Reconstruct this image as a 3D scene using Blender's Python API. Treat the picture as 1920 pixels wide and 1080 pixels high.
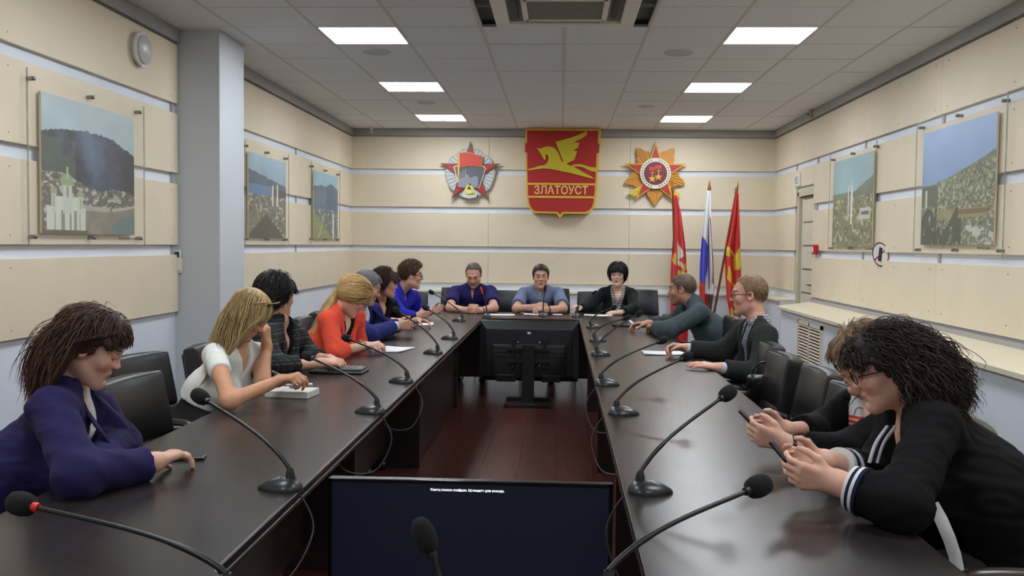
import bpy, bmesh, math, random
import numpy as np
from mathutils import Vector, Matrix
random.seed(7)
np.random.seed(7)
SC = bpy.context.scene
COL = SC.collection
for o in list(bpy.data.objects):
    bpy.data.objects.remove(o)
PI = math.pi

# ------------------------------------------------------------------ camera
FPX = 1760.0                       # focal length in pixels of the 1920 x 1080 frame
CAM = Vector((0.0, 0.0, 1.47))
CROT = Matrix.Rotation(0.0505137, 3, 'Z') @ Matrix.Rotation(PI/2 - 0.0460071, 3, 'X') @ Matrix.Rotation(0.0115, 3, 'Z')
cam_d = bpy.data.cameras.new('camera')
cam_d.sensor_width = 36.0
cam_d.lens = FPX/1920*36.0
cam_d.clip_start = 0.05
cam = bpy.data.objects.new('camera', cam_d)
COL.objects.link(cam)
cam.matrix_world = Matrix.Translation(CAM) @ CROT.to_4x4()
SC.camera = cam

def ray(px, py):
    return CROT @ Vector(((px-960)/FPX, -(py-540)/FPX, -1.0))
def at(px, py, Y):                  # the point of the place seen at a pixel, at distance Y down the room
    d = ray(px, py); return CAM + d*(Y/d.y)
def atz(px, py, z):
    d = ray(px, py); return CAM + d*((z-CAM.z)/d.z)
def atx(px, py, X):
    d = ray(px, py); return CAM + d*(X/d.x)

# ------------------------------------------------------------------ world and exposure
w = bpy.data.worlds.new('world'); SC.world = w
w.use_nodes = True
w.node_tree.nodes['Background'].inputs[0].default_value = (0.55, 0.6, 0.7, 1)
w.node_tree.nodes['Background'].inputs[1].default_value = 0.3
SC.view_settings.view_transform = 'Standard'
SC.view_settings.look = 'None'
SC.view_settings.exposure = 0.0
SC.view_settings.gamma = 1.0
SC.view_settings.use_curve_mapping = False
LIGHT_STRENGTH = 28.0

# ------------------------------------------------------------------ materials
def lin(c):
    r = []
    for v in c[:3]:
        v = v/255.0
        r.append(v/12.92 if v <= 0.04045 else ((v+0.055)/1.055)**2.4)
    return tuple(r)
MATS = {}
def mat(name, rgb, rough=0.6, metal=0.0, spec=0.5, noise=None, bump=None, emit=None, coat=0.0, alpha=None, sheen=0.0, vcol=None, trans=None):
    """principled material; noise=(scale, amount[, stretch xyz]) varies the value, bump=(scale, strength, distance[, stretch])"""
    if name in MATS: return MATS[name]
    m = bpy.data.materials.new(name); m.use_nodes = True
    nt = m.node_tree; b = nt.nodes['Principled BSDF']
    c = lin(rgb)
    b.inputs['Base Color'].default_value = (*c, 1)
    b.inputs['Roughness'].default_value = rough
    b.inputs['Metallic'].default_value = metal
    b.inputs['Specular IOR Level'].default_value = spec
    b.inputs['Coat Weight'].default_value = coat
    b.inputs['Coat Roughness'].default_value = 0.12
    if sheen: b.inputs['Sheen Weight'].default_value = sheen
    if trans: b.inputs['Transmission Weight'].default_value = trans
    if alpha is not None: b.inputs['Alpha'].default_value = alpha
    if emit:
        b.inputs['Emission Color'].default_value = (*lin(emit[0]), 1); b.inputs['Emission Strength'].default_value = emit[1]
    src = None
    if vcol:
        a = nt.nodes.new('ShaderNodeAttribute'); a.attribute_name = vcol
        src = a.outputs['Color']; nt.links.new(src, b.inputs['Base Color'])
    def coord(stretch):
        tc = nt.nodes.new('ShaderNodeTexCoord'); mp = nt.nodes.new('ShaderNodeMapping')
        mp.inputs['Scale'].default_value = stretch
        nt.links.new(tc.outputs['Object'], mp.inputs['Vector']); return mp.outputs['Vector']
    if noise:
        n = nt.nodes.new('ShaderNodeTexNoise'); n.inputs['Scale'].default_value = noise[0]; n.inputs['Detail'].default_value = 5
        nt.links.new(coord(noise[2] if len(noise) > 2 else (1, 1, 1)), n.inputs['Vector'])
        mr = nt.nodes.new('ShaderNodeMapRange'); mr.inputs['From Min'].default_value = 0.3; mr.inputs['From Max'].default_value = 0.7
        mr.inputs['To Min'].default_value = 1-noise[1]; mr.inputs['To Max'].default_value = 1+noise[1]
        nt.links.new(n.outputs['Fac'], mr.inputs['Value'])
        vm = nt.nodes.new('ShaderNodeVectorMath'); vm.operation = 'SCALE'
        if src: nt.links.new(src, vm.inputs[0])
        else: vm.inputs[0].default_value = c
        nt.links.new(mr.outputs['Result'], vm.inputs['Scale'])
        nt.links.new(vm.outputs['Vector'], b.inputs['Base Color'])
    if bump:
        n = nt.nodes.new('ShaderNodeTexNoise'); n.inputs['Scale'].default_value = bump[0]; n.inputs['Detail'].default_value = 4
        nt.links.new(coord(bump[3] if len(bump) > 3 else (1, 1, 1)), n.inputs['Vector'])
        bp = nt.nodes.new('ShaderNodeBump'); bp.inputs['Strength'].default_value = bump[1]; bp.inputs['Distance'].default_value = bump[2]
        nt.links.new(n.outputs['Fac'], bp.inputs['Height']); nt.links.new(bp.outputs['Normal'], b.inputs['Normal'])
    MATS[name] = m
    return m

def stripes(name, cols, scale, axis='Z', rough=0.8, cols2=None, below=None):
    """cloth woven in stripes or a check: colour ramps over repeating object coordinates"""
    if name in MATS: return MATS[name]
    m = mat(name, cols[0][1], rough)
    nt = m.node_tree; b = nt.nodes['Principled BSDF']
    tc = nt.nodes.new('ShaderNodeTexCoord'); sp = nt.nodes.new('ShaderNodeSeparateXYZ')
    nt.links.new(tc.outputs['Object'], sp.inputs[0])
    def ramp(ax, cl, sc):
        mu = nt.nodes.new('ShaderNodeMath'); mu.operation = 'MULTIPLY'; mu.inputs[1].default_value = sc
        nt.links.new(sp.outputs[ax], mu.inputs[0])
        fr = nt.nodes.new('ShaderNodeMath'); fr.operation = 'FRACT'; nt.links.new(mu.outputs[0], fr.inputs[0])
        rp = nt.nodes.new('ShaderNodeValToRGB'); rp.color_ramp.interpolation = 'CONSTANT'
        els = rp.color_ramp.elements
        while len(els) < len(cl): els.new(0.5)
        for e, (p, c) in zip(els, cl): e.position = p; e.color = (*lin(c), 1)
        nt.links.new(fr.outputs[0], rp.inputs[0]); return rp.outputs[0]
    out = ramp(axis, cols, scale)
    if cols2:
        o2 = ramp(cols2[0], cols2[1], cols2[2])
        mx = nt.nodes.new('ShaderNodeMix'); mx.data_type = 'RGBA'; mx.blend_type = cols2[3]
        mx.inputs['Factor'].default_value = 1.0
        nt.links.new(out, mx.inputs['A']); nt.links.new(o2, mx.inputs['B']); out = mx.outputs['Result']
    if below:                      # another weave below a height on the garment
        lt = nt.nodes.new('ShaderNodeMath'); lt.operation = 'LESS_THAN'; lt.inputs[1].default_value = below[0]
        nt.links.new(sp.outputs['Z'], lt.inputs[0]); o3 = ramp(below[1], below[2], below[3])
        mx = nt.nodes.new('ShaderNodeMix'); mx.data_type = 'RGBA'
        nt.links.new(lt.outputs[0], mx.inputs['Factor']); nt.links.new(out, mx.inputs['A']); nt.links.new(o3, mx.inputs['B']); out = mx.outputs['Result']
    nt.links.new(out, b.inputs['Base Color'])
    return m

# ------------------------------------------------------------------ mesh helpers
def link(o, parent=None):
    COL.objects.link(o)
    if parent is not None: o.parent = parent
    return o
def tag(o, label=None, cat=None, group=None, kind=None):
    if label: o['label'] = label
    if cat: o['category'] = cat
    if group: o['group'] = group
    if kind: o['kind'] = kind
    return o
def empty(name, loc, rz=0.0, label=None, cat=None, group=None):
    o = bpy.data.objects.new(name, None); o.empty_display_size = 0.1
    o.location = loc; o.rotation_euler = (0, 0, rz)
    link(o); tag(o, label, cat, group)
    return o
def copy_tree(o, parent=None):
    c = o.copy(); COL.objects.link(c); c.parent = parent
    for ch in list(o.children): copy_tree(ch, c)
    return c

class MB:
    def __init__(s): s.v = []; s.f = []
    def add(s, vs, fs):
        n = len(s.v); s.v += [tuple(v) for v in vs]; s.f += [tuple(i+n for i in f) for f in fs]; return s
    def box(s, lo, hi, M=None):
        x0, y0, z0 = lo; x1, y1, z1 = hi
        vs = [Vector(p) for p in ((x0,y0,z0),(x1,y0,z0),(x1,y1,z0),(x0,y1,z0),(x0,y0,z1),(x1,y0,z1),(x1,y1,z1),(x0,y1,z1))]
        if M is not None: vs = [M @ v for v in vs]
        return s.add(vs, [(3,2,1,0),(4,5,6,7),(0,1,5,4),(1,2,6,5),(2,3,7,6),(3,0,4,7)])
    def prism(s, poly, d0, d1, fr=None):
        """polygon (u,v) extruded from depth d0 to d1; fr(u,v,d)->point"""
        fr = fr or (lambda u, v, d: (u, v, d))
        a = sum(poly[i][0]*poly[(i+1) % len(poly)][1]-poly[(i+1) % len(poly)][0]*poly[i][1] for i in range(len(poly)))
        if a < 0: poly = poly[::-1]
        n = len(poly)
        vs = [fr(u, v, d0) for u, v in poly]+[fr(u, v, d1) for u, v in poly]
        fs = [tuple(range(n-1, -1, -1)), tuple(range(n, 2*n))]+[(i, (i+1) % n, n+(i+1) % n, n+i) for i in range(n)]
        return s.add(vs, fs)
    def tube(s, pts, rad, n=8, flat=1.0, up=None, caps=True):
        pts = [Vector(p) for p in pts]
        R = rad if isinstance(rad, (list, tuple)) else [rad]*len(pts)
        vs = []; nrm = None
        for i, p in enumerate(pts):
            t = (pts[min(i+1, len(pts)-1)]-pts[max(i-1, 0)])
            if t.length < 1e-9: t = Vector((0, 0, 1))
            t.normalize()
            if nrm is None:
                u = Vector(up) if up is not None else (Vector((0, 0, 1)) if abs(t.z) < 0.9 else Vector((1, 0, 0)))
                nrm = (u-t*u.dot(t)).normalized()
            else:
                nrm = nrm-t*nrm.dot(t)
                nrm = nrm.normalized() if nrm.length > 1e-6 else t.orthogonal().normalized()
            b = t.cross(nrm)
            for k in range(n):
                a = 2*PI*k/n
                vs.append(p+(nrm*math.cos(a)*flat+b*math.sin(a))*R[i])
        m = len(pts)
        fs = [(i*n+k, i*n+(k+1) % n, (i+1)*n+(k+1) % n, (i+1)*n+k) for i in range(m-1) for k in range(n)]
        if caps: fs += [tuple(range(n-1, -1, -1)), tuple((m-1)*n+k for k in range(n))]
        return s.add(vs, fs)
    def lathe(s, prof, n=16, M=None):
        vs = []
        for r, z in prof:
            for k in range(n):
                a = 2*PI*k/n; v = Vector((r*math.cos(a), r*math.sin(a), z)); vs.append(M @ v if M is not None else v)
        m = len(prof)
        fs = [(i*n+k, i*n+(k+1) % n, (i+1)*n+(k+1) % n, (i+1)*n+k) for i in range(m-1) for k in range(n)]
        fs += [tuple(range(n-1, -1, -1)), tuple((m-1)*n+k for k in range(n))]
        return s.add(vs, fs)
    def rbox(s, lo, hi, r, M=None, seg=3, bul=(0, 0, 0)):
        """box with rounded edges and optionally bulging faces (bul per axis)"""
        bm = bmesh.new(); bmesh.ops.create_cube(bm, size=1.0)
        sx, sy, sz = [hi[i]-lo[i] for i in range(3)]; c = Vector([(hi[i]+lo[i])/2 for i in range(3)])
        for v in bm.verts: v.co = Vector((v.co.x*sx, v.co.y*sy, v.co.z*sz))
        if any(bul):
            bmesh.ops.subdivide_edges(bm, edges=bm.edges[:], cuts=5, use_grid_fill=True)
            for v in bm.verts:
                q = [v.co.x/(sx/2), v.co.y/(sy/2), v.co.z/(sz/2)]
                fx = (1-q[1]**2)*(1-q[2]**2); fy = (1-q[0]**2)*(1-q[2]**2); fz = (1-q[0]**2)*(1-q[1]**2)
                d = Vector((bul[0]*fx*(1 if q[0] > .99 else -1 if q[0] < -.99 else 0), bul[1]*fy*(1 if q[1] > .99 else -1 if q[1] < -.99 else 0), bul[2]*fz*(1 if q[2] > .99 else -1 if q[2] < -.99 else 0)))
                v.co += d
            es = [e for e in bm.edges if len(e.link_faces) == 2 and e.link_faces[0].normal.dot(e.link_faces[1].normal) < 0.5]
            bm.normal_update()
            es = [e for e in bm.edges if e.calc_face_angle(0) > 0.8]
        else: es = bm.edges[:]
        bmesh.ops.bevel(bm, geom=es, offset=r, segments=seg, profile=0.5, affect='EDGES', clamp_overlap=True)
        for v in bm.verts: v.co += c
        if M is not None: bmesh.ops.transform(bm, matrix=M, verts=bm.verts)
        bm.verts.index_update()
        s.add([v.co for v in bm.verts], [[v.index for v in f.verts] for f in bm.faces]); bm.free()
        return s
    def mesh(s, name, smooth=False):
        me = bpy.data.meshes.new(name); me.from_pydata(s.v, [], s.f); me.update()
        if smooth: me.shade_smooth()
        return me
    def build(s, name, m, parent=None, smooth=False, bevel=0.0, seg=2, label=None, cat=None, group=None, kind=None, origin=None):
        if origin is not None:
            ov = Vector(origin); s.v = [tuple(Vector(v)-ov) for v in s.v]
        me = s.mesh(name, smooth or bevel > 0)
        me.materials.append(m)
        o = bpy.data.objects.new(name, me); link(o, parent)
        if origin is not None: o.location = origin
        if bevel > 0:
            md = o.modifiers.new('bevel', 'BEVEL'); md.width = bevel; md.segments = seg; md.limit_method = 'ANGLE'; md.angle_limit = 0.6
            md.harden_normals = True
        elif smooth:
            try: me.set_sharp_from_angle(angle=0.9)
            except Exception: pass
        tag(o, label, cat, group, kind)
        return o

def text_mesh(name, body, size, m, parent, M, extrude=0.004, align='CENTER', bold=0.0):
    cu = bpy.data.curves.new(name, 'FONT'); cu.body = body; cu.size = size; cu.extrude = extrude; cu.offset = bold
    cu.align_x = align; cu.align_y = 'CENTER'; cu.resolution_u = 3
    t = bpy.data.objects.new(name, cu); COL.objects.link(t)
    dg = bpy.context.evaluated_depsgraph_get()
    me = bpy.data.meshes.new_from_object(t.evaluated_get(dg))
    bpy.data.objects.remove(t); bpy.data.curves.remove(cu)
    me.name = name; me.materials.clear(); me.materials.append(m)
    o = bpy.data.objects.new(name, me); link(o, parent); o.matrix_local = M
    return o
def bez(p0, p1, p2, p3, n=12):
    p0, p1, p2, p3 = map(Vector, (p0, p1, p2, p3)); r = []
    for i in range(n+1):
        t = i/n; r.append(p0*(1-t)**3+p1*3*t*(1-t)**2+p2*3*t*t*(1-t)+p3*t**3)
    return r
def smooth_path(pts, n=5):
    """Catmull-Rom through points"""
    P = [Vector(p) for p in pts]; P = [P[0]*2-P[1]]+P+[P[-1]*2-P[-2]]; r = []
    for i in range(1, len(P)-2):
        for k in range(n):
            t = k/n; a, b, c, d = P[i-1], P[i], P[i+1], P[i+2]
            r.append(0.5*((b*2)+(c-a)*t+(a*2-b*5+c*4-d)*t*t+(b*3-a-c*3+d)*t**3))
    r.append(P[-2]); return r
# ------------------------------------------------------------------ the room
XL, XR, YB, YF, ZC = -2.95, 2.95, 13.1, -2.2, 3.07
beige = mat('beige_panel', (227, 214, 189), 0.55, noise=(3, .03), bump=(250, .05, .002))
wallw = mat('bluish_white_paint', (220, 226, 236), 0.7, bump=(60, .25, .003), noise=(2, .03))
corn = mat('grey_cornice', (165, 163, 160), 0.6)
tilem = mat('ceiling_tile', (226, 227, 229), 0.9, noise=(60, .05), bump=(180, .3, .002))
railm = mat('ceiling_rail', (200, 198, 190), 0.6)
screwm = mat('screw_head', (140, 126, 104), 0.4, metal=.6)
woodfl = mat('dark_red_laminate', (78, 40, 34), 0.28, noise=(6, .35, (6, .5, 1)), bump=(40, .1, .001, (6, .5, 1)))

def structure(name, mb, m, **k): return mb.build(name, m, kind='structure', **k)
fl = structure('floor', MB().box((XL-.2, YF-.2, -.2), (XR+.2, YB+.2, -.006)), mat('floor_base', (30, 16, 14), .5))
pw, pl = 0.245, 1.38
nx = int((XR-XL)/pw)+1
k = 0
pme = {}
for i in range(nx):
    y = YF+1.4-((i*0.53) % 1.0)*pl
    while y < YB:
        y1 = min(y+pl, YB); y0 = max(y, YF); x0 = XL+i*pw; x1 = min(x0+pw, XR)
        if y1-y0 > .05 and y1 > 1.0:
            key = (round(x1-x0, 3), round(y1-y0, 3))
            if key not in pme:
                pme[key] = MB().box((.0012, .0012, -.006), (x1-x0-.0012, y1-y0-.0012, .002)).mesh('plank'); pme[key].materials.append(woodfl)
            o = bpy.data.objects.new('plank', pme[key]); o.location = (x0, y0, -.002); link(o, fl)
        y += pl

def wall(name, lo, hi): return structure(name, MB().box(lo, hi), wallw)
wl = wall('wall_left', (XL-.2, YF-.2, 0), (XL, YB+.2, 3.5))
wb = wall('wall_back', (XL, YB, 0), (XR, YB+.2, 3.5))
wr = structure('wall_right', MB().box((XR, YF-.2, 0), (XR+.25, 11.1, 3.5)).box((XR, 11.82, 0), (XR+.25, YB+.2, 3.5)).box((XR, 11.1, 2.17), (XR+.25, 11.82, 3.5)), wallw)
wf = wall('wall_front', (XL, YF-.2, 0), (XR, YF, 3.5))
colm = structure('wall_column', MB().box((XL, 7.07, 0), (-2.6, 7.62, ZC-.002)), mat('column_paint', (196, 201, 206), .7, bump=(60, .25, .003)))

# beige cladding panels, four courses with open joints; each board is a piece of its wall
ROWS = [(2.51, 2.955), (1.985, 2.435), (1.44, 1.905), (0.93, 1.365)]
PT = 0.03
def panel(parent, lo, hi):
    MB().box(lo, hi).build('wall_panel', beige, parent, bevel=.003, seg=1)
def battens(parent, pts):
    m = MB()
    for lo, hi in pts: m.box(lo, hi)
    m.build('batten', corn, parent)
def screws(parent, pts, axis):
    m = MB()
    for p in pts:
        M = Matrix.Translation(p) @ (Matrix.Rotation(PI/2, 4, 'Y') if axis == 'x' else Matrix.Rotation(PI/2, 4, 'X'))
        m.lathe([(0.005, -.003), (0.005, .001), (0.003, .002)], 6, M)
    m.build('screw_head', screwm, parent)['kind'] = 'stuff'
sl, sr, sb = [], [], []
for (z0, z1) in ROWS:
    for (y0, y1) in ((-2.1, .3), (.3, 2.65), (2.65, 7.06), (7.63, 10.35), (10.35, YB-PT)):
        panel(wl, (XL, y0+.001, z0), (XL+PT, y1-.001, z1))
        n = 3
        for j in range(n):
            for zz in (z0+.05, z1-.05): sl.append((XL+PT, y0+.12+(y1-y0-.24)*j/(n-1), zz))
    for x0, x1 in ((XL, -1.0), (-1.0, .95), (.95, XR)):
        panel(wb, (x0+.001, YB-PT, z0), (x1-.001, YB, z1))
        for j in range(3):
            for zz in (z0+.05, z1-.05): sb.append((x0+.15+(x1-x0-.3)*j/2, YB-PT, zz))
    spans = [(-2.1, .3), (.3, 2.7), (2.7, 5.1), (5.1, 7.45), (7.45, 9.3), (9.3, 11.06)]
    if z0 > 2.2: spans[-1] = (9.3, YB-PT)
    else: spans.append((11.86, YB-PT))
    for (y0, y1) in spans:
        zt = 0.905 if (z0 < 1.2 and y1 < 11.5) else z0
        if 1.9 < z0 < 2.0 and y0 > 9 and y1 < 11.5:
            panel(wr, (XR-PT, y0+.001, zt), (XR, y1-.001, z1))
        else:
            panel(wr, (XR-PT, y0+.001, zt), (XR, y1-.001, z1))
        for j in range(3):
            for zz in (z0+.05, z1-.05): sr.append((XR-PT, y0+.12+(y1-y0-.24)*j/2, zz))
panel(wr, (XR-PT, 11.06+.001, 2.215), (XR, 11.86-.001, 2.435))
battens(wl, [((XL, y-.02, .93), (XL+.012, y+.02, 2.96)) for y in (2.65, 7.0, 7.7, 10.35)])
battens(wr, [((XR-.012, y-.02, .93), (XR, y+.02, 2.96)) for y in (2.7, 5.1, 7.45, 9.3, 10.98, 11.95)])
screws(wl, sl, 'x'); screws(wb, sb, 'y'); screws(wr, sr, 'x')
# cornice
structure('trim_1', MB().box((XL, YF, 2.97), (XL+.05, 7.07, ZC)).box((XL, 7.62, 2.97), (XL+.05, YB, ZC)), corn)
structure('trim_2', MB().box((XL+.05, YB-.05, 2.97), (XR-.05, YB, ZC)), corn)
structure('trim_3', MB().box((XR-.05, YF, 2.97), (XR, YB, ZC)), corn)
structure('baseboard_back', MB().box((XL, YB-.015, 0), (XR, YB, .07)), corn)
structure('baseboard_left', MB().box((XL, YF, 0), (XL+.015, 7.07, .07)).box((XL, 7.62, 0), (XL+.015, YB, .07)), corn)

# boxed-in ledge with a sill along the right wall, cut off at an angle beside the door; a shallow sill goes on round the corner
sillm = mat('cream_sill', (232, 222, 198), .35, noise=(4, .02))
lp = [(XR, YF), (2.37, YF), (2.37, 10.15), (XR, 11.05)]
structure('wall_ledge', MB().prism(lp, 0, .815), wallw)
sp_ = [(XR-.001, YF), (2.335, YF), (2.335, 10.17), (XR-.001, 11.1)]
structure('window_sill', MB().prism(sp_, .815, .85), sillm, bevel=.006)
structure('trim_4', MB().box((XR-.05, YF, .85), (XR-PT-.001, 11.04, .885)), mat('grey_profile', (168, 166, 162), .5))
structure('wall_plinth', MB().box((XL, YB-.16, .0), (XR, YB, .8)).box((XR-.2, 11.86, 0), (XR, YB-.16, .8)), wallw)
structure('trim_5', MB().box((XL, YB-.19, .8), (XR, YB, .83)).box((XR-.23, 11.86, .8), (XR, YB-.19, .83)), sillm, bevel=.004)

# ventilation grille let into the ledge
gm = mat('cream_grille', (214, 204, 182), .5)
g = empty('ventilation_grille', (2.37, 8.95, .5), 0, 'cream louvred ventilation grille set low in the ledge beneath the sill', 'grille')
m = MB(); y0, y1, z0, z1 = -.42, .42, -.27, .27
for a, b in (((-.02, y0, z0), (0, y1, z0+.035)), ((-.02, y0, z1-.035), (0, y1, z1)), ((-.02, y0, z0), (0, y0+.035, z1)), ((-.02, y1-.035, z0), (0, y1, z1)), ((-.02, -.015, z0), (0, .015, z1))): m.box(a, b)
m.build('frame', gm, g)
MB().box((-.003, y0+.02, z0+.02), (-.001, y1-.02, z1-.02)).build('backing', mat('dark_gap', (60, 55, 48), .8), g)
sl_me = MB().box((-.003, -.19, -.0015), (.003, .19, .0015)).mesh('slat')
for half in (-.2, .2):
    for j in range(16):
        o = bpy.data.objects.new('slat', MB().box((-.009, -.185, -.002), (.009, .185, .002)).mesh('slat') if j == 0 and half < 0 else sm)
        sm = o.data
        if not sm.materials: sm.materials.append(gm)
        o.location = (-.011, half, z0+.05+j*.0295); o.rotation_euler = (0, -.7, 0); link(o, g)

# ceiling: slab above, tile pieces, rails
TX, TY = 0.617, 0.586
CX0, CY0 = 0.0125, 6.98
ce = structure('ceiling', MB().box((XL-.2, YF-.2, 3.13), (XR+.2, YB+.2, 3.3)), mat('slab', (120, 120, 120), .9))
tiles = {}
def tile_at(x0, x1, y0, y1):
    key = (round(x1-x0, 3), round(y1-y0, 3))
    if key not in tiles:
        tiles[key] = MB().box((.006, .006, 0), (x1-x0-.006, y1-y0-.006, .015)).mesh('ceiling_tile'); tiles[key].materials.append(tilem)
    o = bpy.data.objects.new('ceiling_tile', tiles[key]); o.location = (x0, y0, ZC+random.uniform(-.0015, .002)); link(o, ce)
lights, rails = [], MB()
LROW = [6.98+4*TY*j for j in range(-3, 3)]
xs = [XL+.04]+[CX0+TX*i for i in range(-4, 5)]+[XR-.04]
ys = [CY0+TY*j for j in range(-15, 11)]+[YB-.05]
ys[0] = YF
ac = (CX0-.49, CX0+.49, 5.86, 6.84)
far_mesh = MB()
for j in range(len(ys)-1):
    for i in range(len(xs)-1):
        xm, ym = (xs[i]+xs[i+1])/2, (ys[j]+ys[j+1])/2
        if any(abs(ym-(ly+TY/2)) < .1 for ly in LROW) and i in (2, 7):
            lights.append((xs[i], xs[i+1], ys[j], ys[j+1])); continue
        if ac[0] < xm < ac[1] and ac[2] < ym < ac[3]: continue
        if ym < 4.2: far_mesh.box((xs[i]+.006, ys[j]+.006, ZC), (xs[i+1]-.006, ys[j+1]-.006, ZC+.015)); continue
        if xs[i+1] < -2.3 and 6.95 < ym < 7.7: pass
        tile_at(xs[i], xs[i+1], ys[j], ys[j+1])
far_mesh.build('ceiling_tiles_overhead', tilem, ce)['kind'] = 'stuff'
for x in xs[1:-1]:
    if ac[0] < x < ac[1]: rails.box((x-.011, YF, ZC-.002), (x+.011, ac[2], ZC+.02)).box((x-.011, ac[3], ZC-.002), (x+.011, YB-.05, ZC+.02))
    else: rails.box((x-.011, YF, ZC-.002), (x+.011, YB-.05, ZC+.02))
rails.build('rail', railm, ce)
m = MB()
for y in ys[1:-1]:
    if ac[2] < y < ac[3]: m.box((xs[0], y-.006, ZC+.002), (ac[0], y+.006, ZC+.02)).box((ac[1], y-.006, ZC+.002), (xs[-1], y+.006, ZC+.02))
    else: m.box((xs[0], y-.006, ZC+.002), (xs[-1], y+.006, ZC+.02))
m.build('cross_rail', mat('dull_rail', (150, 150, 148), .7), ce)

# light panels
glow = mat('lamp_diffuser', (255, 255, 255), .5, emit=((243, 249, 255), LIGHT_STRENGTH))
framew = mat('white_frame', (225, 225, 225), .4)
vis = sorted([l for l in lights if l[2] > 6.5], key=lambda l: l[2])
ordn = {0: 'nearest', 1: 'middle', 2: 'farthest'}
for l in lights:
    x0, x1, y0, y1 = l
    side = 'left' if x0 < 0 else 'right'
    row = round((y0-6.98)/(4*TY))
    if row >= 0: lab = 'square white ceiling light panel, %s of the three on the %s' % (ordn[row], side)
    else: lab = 'square white ceiling light panel overhead on the %s, %s row out from the picture' % (side, {-1: 'first', -2: 'second', -3: 'third'}[row])
    t = empty('ceiling_light', ((x0+x1)/2, (y0+y1)/2, ZC), 0, lab, 'ceiling light', 'ceiling light panels')
    a, b = (x1-x0)/2-.006, (y1-y0)/2-.006
    MB().box((-a, -b, -.001), (a, -b+.012, .03)).box((-a, b-.012, -.001), (a, b, .03)).box((-a, -b, -.001), (-a+.012, b, .03)).box((a-.012, -b, -.001), (a, b, .03)).build('frame', framew, t)
    MB().box((-a+.012, -b+.012, .002), (a-.012, b-.012, .02)).build('diffuser', glow, t)

# cassette air conditioner
acw = mat('ac_plastic', (224, 220, 210), .45)
acd = mat('ac_dark', (38, 38, 38), .6)
t = empty('air_conditioner', (CX0, (ac[2]+ac[3])/2, ZC), 0, 'square ceiling cassette air conditioner with slatted centre and corner vents', 'air conditioner')
h = .49
MB().box((-h, -h, -.035), (h, -h+.1, .0)).box((-h, h-.1, -.035), (h, h, 0)).box((-h, -h+.1, -.035), (-h+.1, h-.1, 0)).box((h-.1, -h+.1, -.035), (h, h-.1, 0)).build('panel_frame', acw, t, bevel=.008)
MB().box((-h+.1, -h+.1, -.012), (h-.1, h-.1, 0)).build('recess', mat('ac_recess', (120, 118, 112), .6), t)
gi = .27
m = MB()
for s in (-1, 1): m.box((s*gi-.018, -gi-.018, -.04), (s*gi+.018, gi+.018, -.008)).box((-gi, s*gi-.018, -.04), (gi, s*gi+.018, -.008))
m.build('grille_frame', acw, t)
MB().box((-gi, -gi, -.016), (gi, gi, -.013)).build('filter', acd, t)
gs = MB().box((-gi, -.004, -.034), (gi, .004, -.02)).mesh('grille_slat'); gs.materials.append(mat('ac_slat', (150, 148, 140), .5))
for j in range(18):
    o = bpy.data.objects.new('grille_slat', gs); o.location = (0, -gi+.03+j*.0285, 0); link(o, t)
m = MB()
for j in range(8): m.box((-gi+.06*j+.04, -gi, -.03), (-gi+.06*j+.046, gi, -.022))
m.build('grille_bar', mat('ac_slat', (150, 148, 140)), t)
for s in (-1, 1):
    MB().box((s*.34-.022, -.25, -.03), (s*.34+.022, .25, -.013)).build('air_outlet', acd, t, bevel=.01)
    MB().box((-.25, s*.34-.022, -.03), (.25, s*.34+.022, -.013)).build('air_outlet', acd, t, bevel=.01)

# round ceiling speakers
spk = mat('speaker_grille', (196, 197, 198), .7)
for (px, py, r, lab) in ((1272, 99, .12, 'round ceiling speaker beside the nearest right light panel'), (706, 97, .12, 'round ceiling speaker beyond the nearest left light panel'),
                        (1212, 199, .1, 'small round ceiling fitting between the farther right light panels'), (800, 192, .1, 'small round ceiling fitting between the farther left light panels')):
    p = atz(px, py, ZC)
    t = empty('ceiling_speaker', p, 0, lab, 'speaker', 'ceiling speakers')
    MB().lathe([(r, 0), (r, -.006), (r*.9, -.008), (r*.9, -.003), (0.001, -.003)], 24).build('rim', mat('spk_rim', (205, 205, 205), .6), t, smooth=True)
    MB().lathe([(r*.89, -.0035), (r*.6, -.0055), (.001, -.0065)], 24).build('grille', spk, t, smooth=True)

# door with a narrow leaf of stacked panels
doorm = mat('door_cream', (214, 208, 188), .45, noise=(5, .05, (1, 1, .3)))
dframe = mat('door_frame', (202, 194, 170), .45)
dr = tag(MB().box((-.02, 0, 0), (.02, .64, 2.08)).build('door_1', doorm, origin=None), kind='structure')
dr.location = (XR+.05, 11.14, .005)
for j in range(7):
    z = .08+j*.285
    MB().box((-.026, .08, z), (-.02, .56, z+.262)).build('door_panel', doorm, dr, bevel=.004, seg=1)
    MB().box((-.0225, .07, z+.266), (-.0195, .57, z+.281)).build('door_inlay', mat('door_dark', (92, 84, 70), .4), dr)
hd = MB().box((-.032, .045, .93), (-.02, .085, 1.1)).tube([(-.03, .065, 1.03), (-.07, .065, 1.03), (-.075, .09, 1.03), (-.075, .17, 1.03)], .009, 8).build('handle', mat('brass_dull', (150, 140, 118), .3, metal=.8), dr)
structure('trim_6', MB().box((XR-.012, 11.06, 0), (XR+.12, 11.13, 2.16)).box((XR-.012, 11.79, 0), (XR+.12, 11.86, 2.16)).box((XR-.012, 11.06, 2.1), (XR+.12, 11.86, 2.19)), dframe, bevel=.006)
structure('wall_passage', MB().box((XR+.26, 10.9, 0), (XR+.3, 12.1, 2.4)), wallw)
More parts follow.
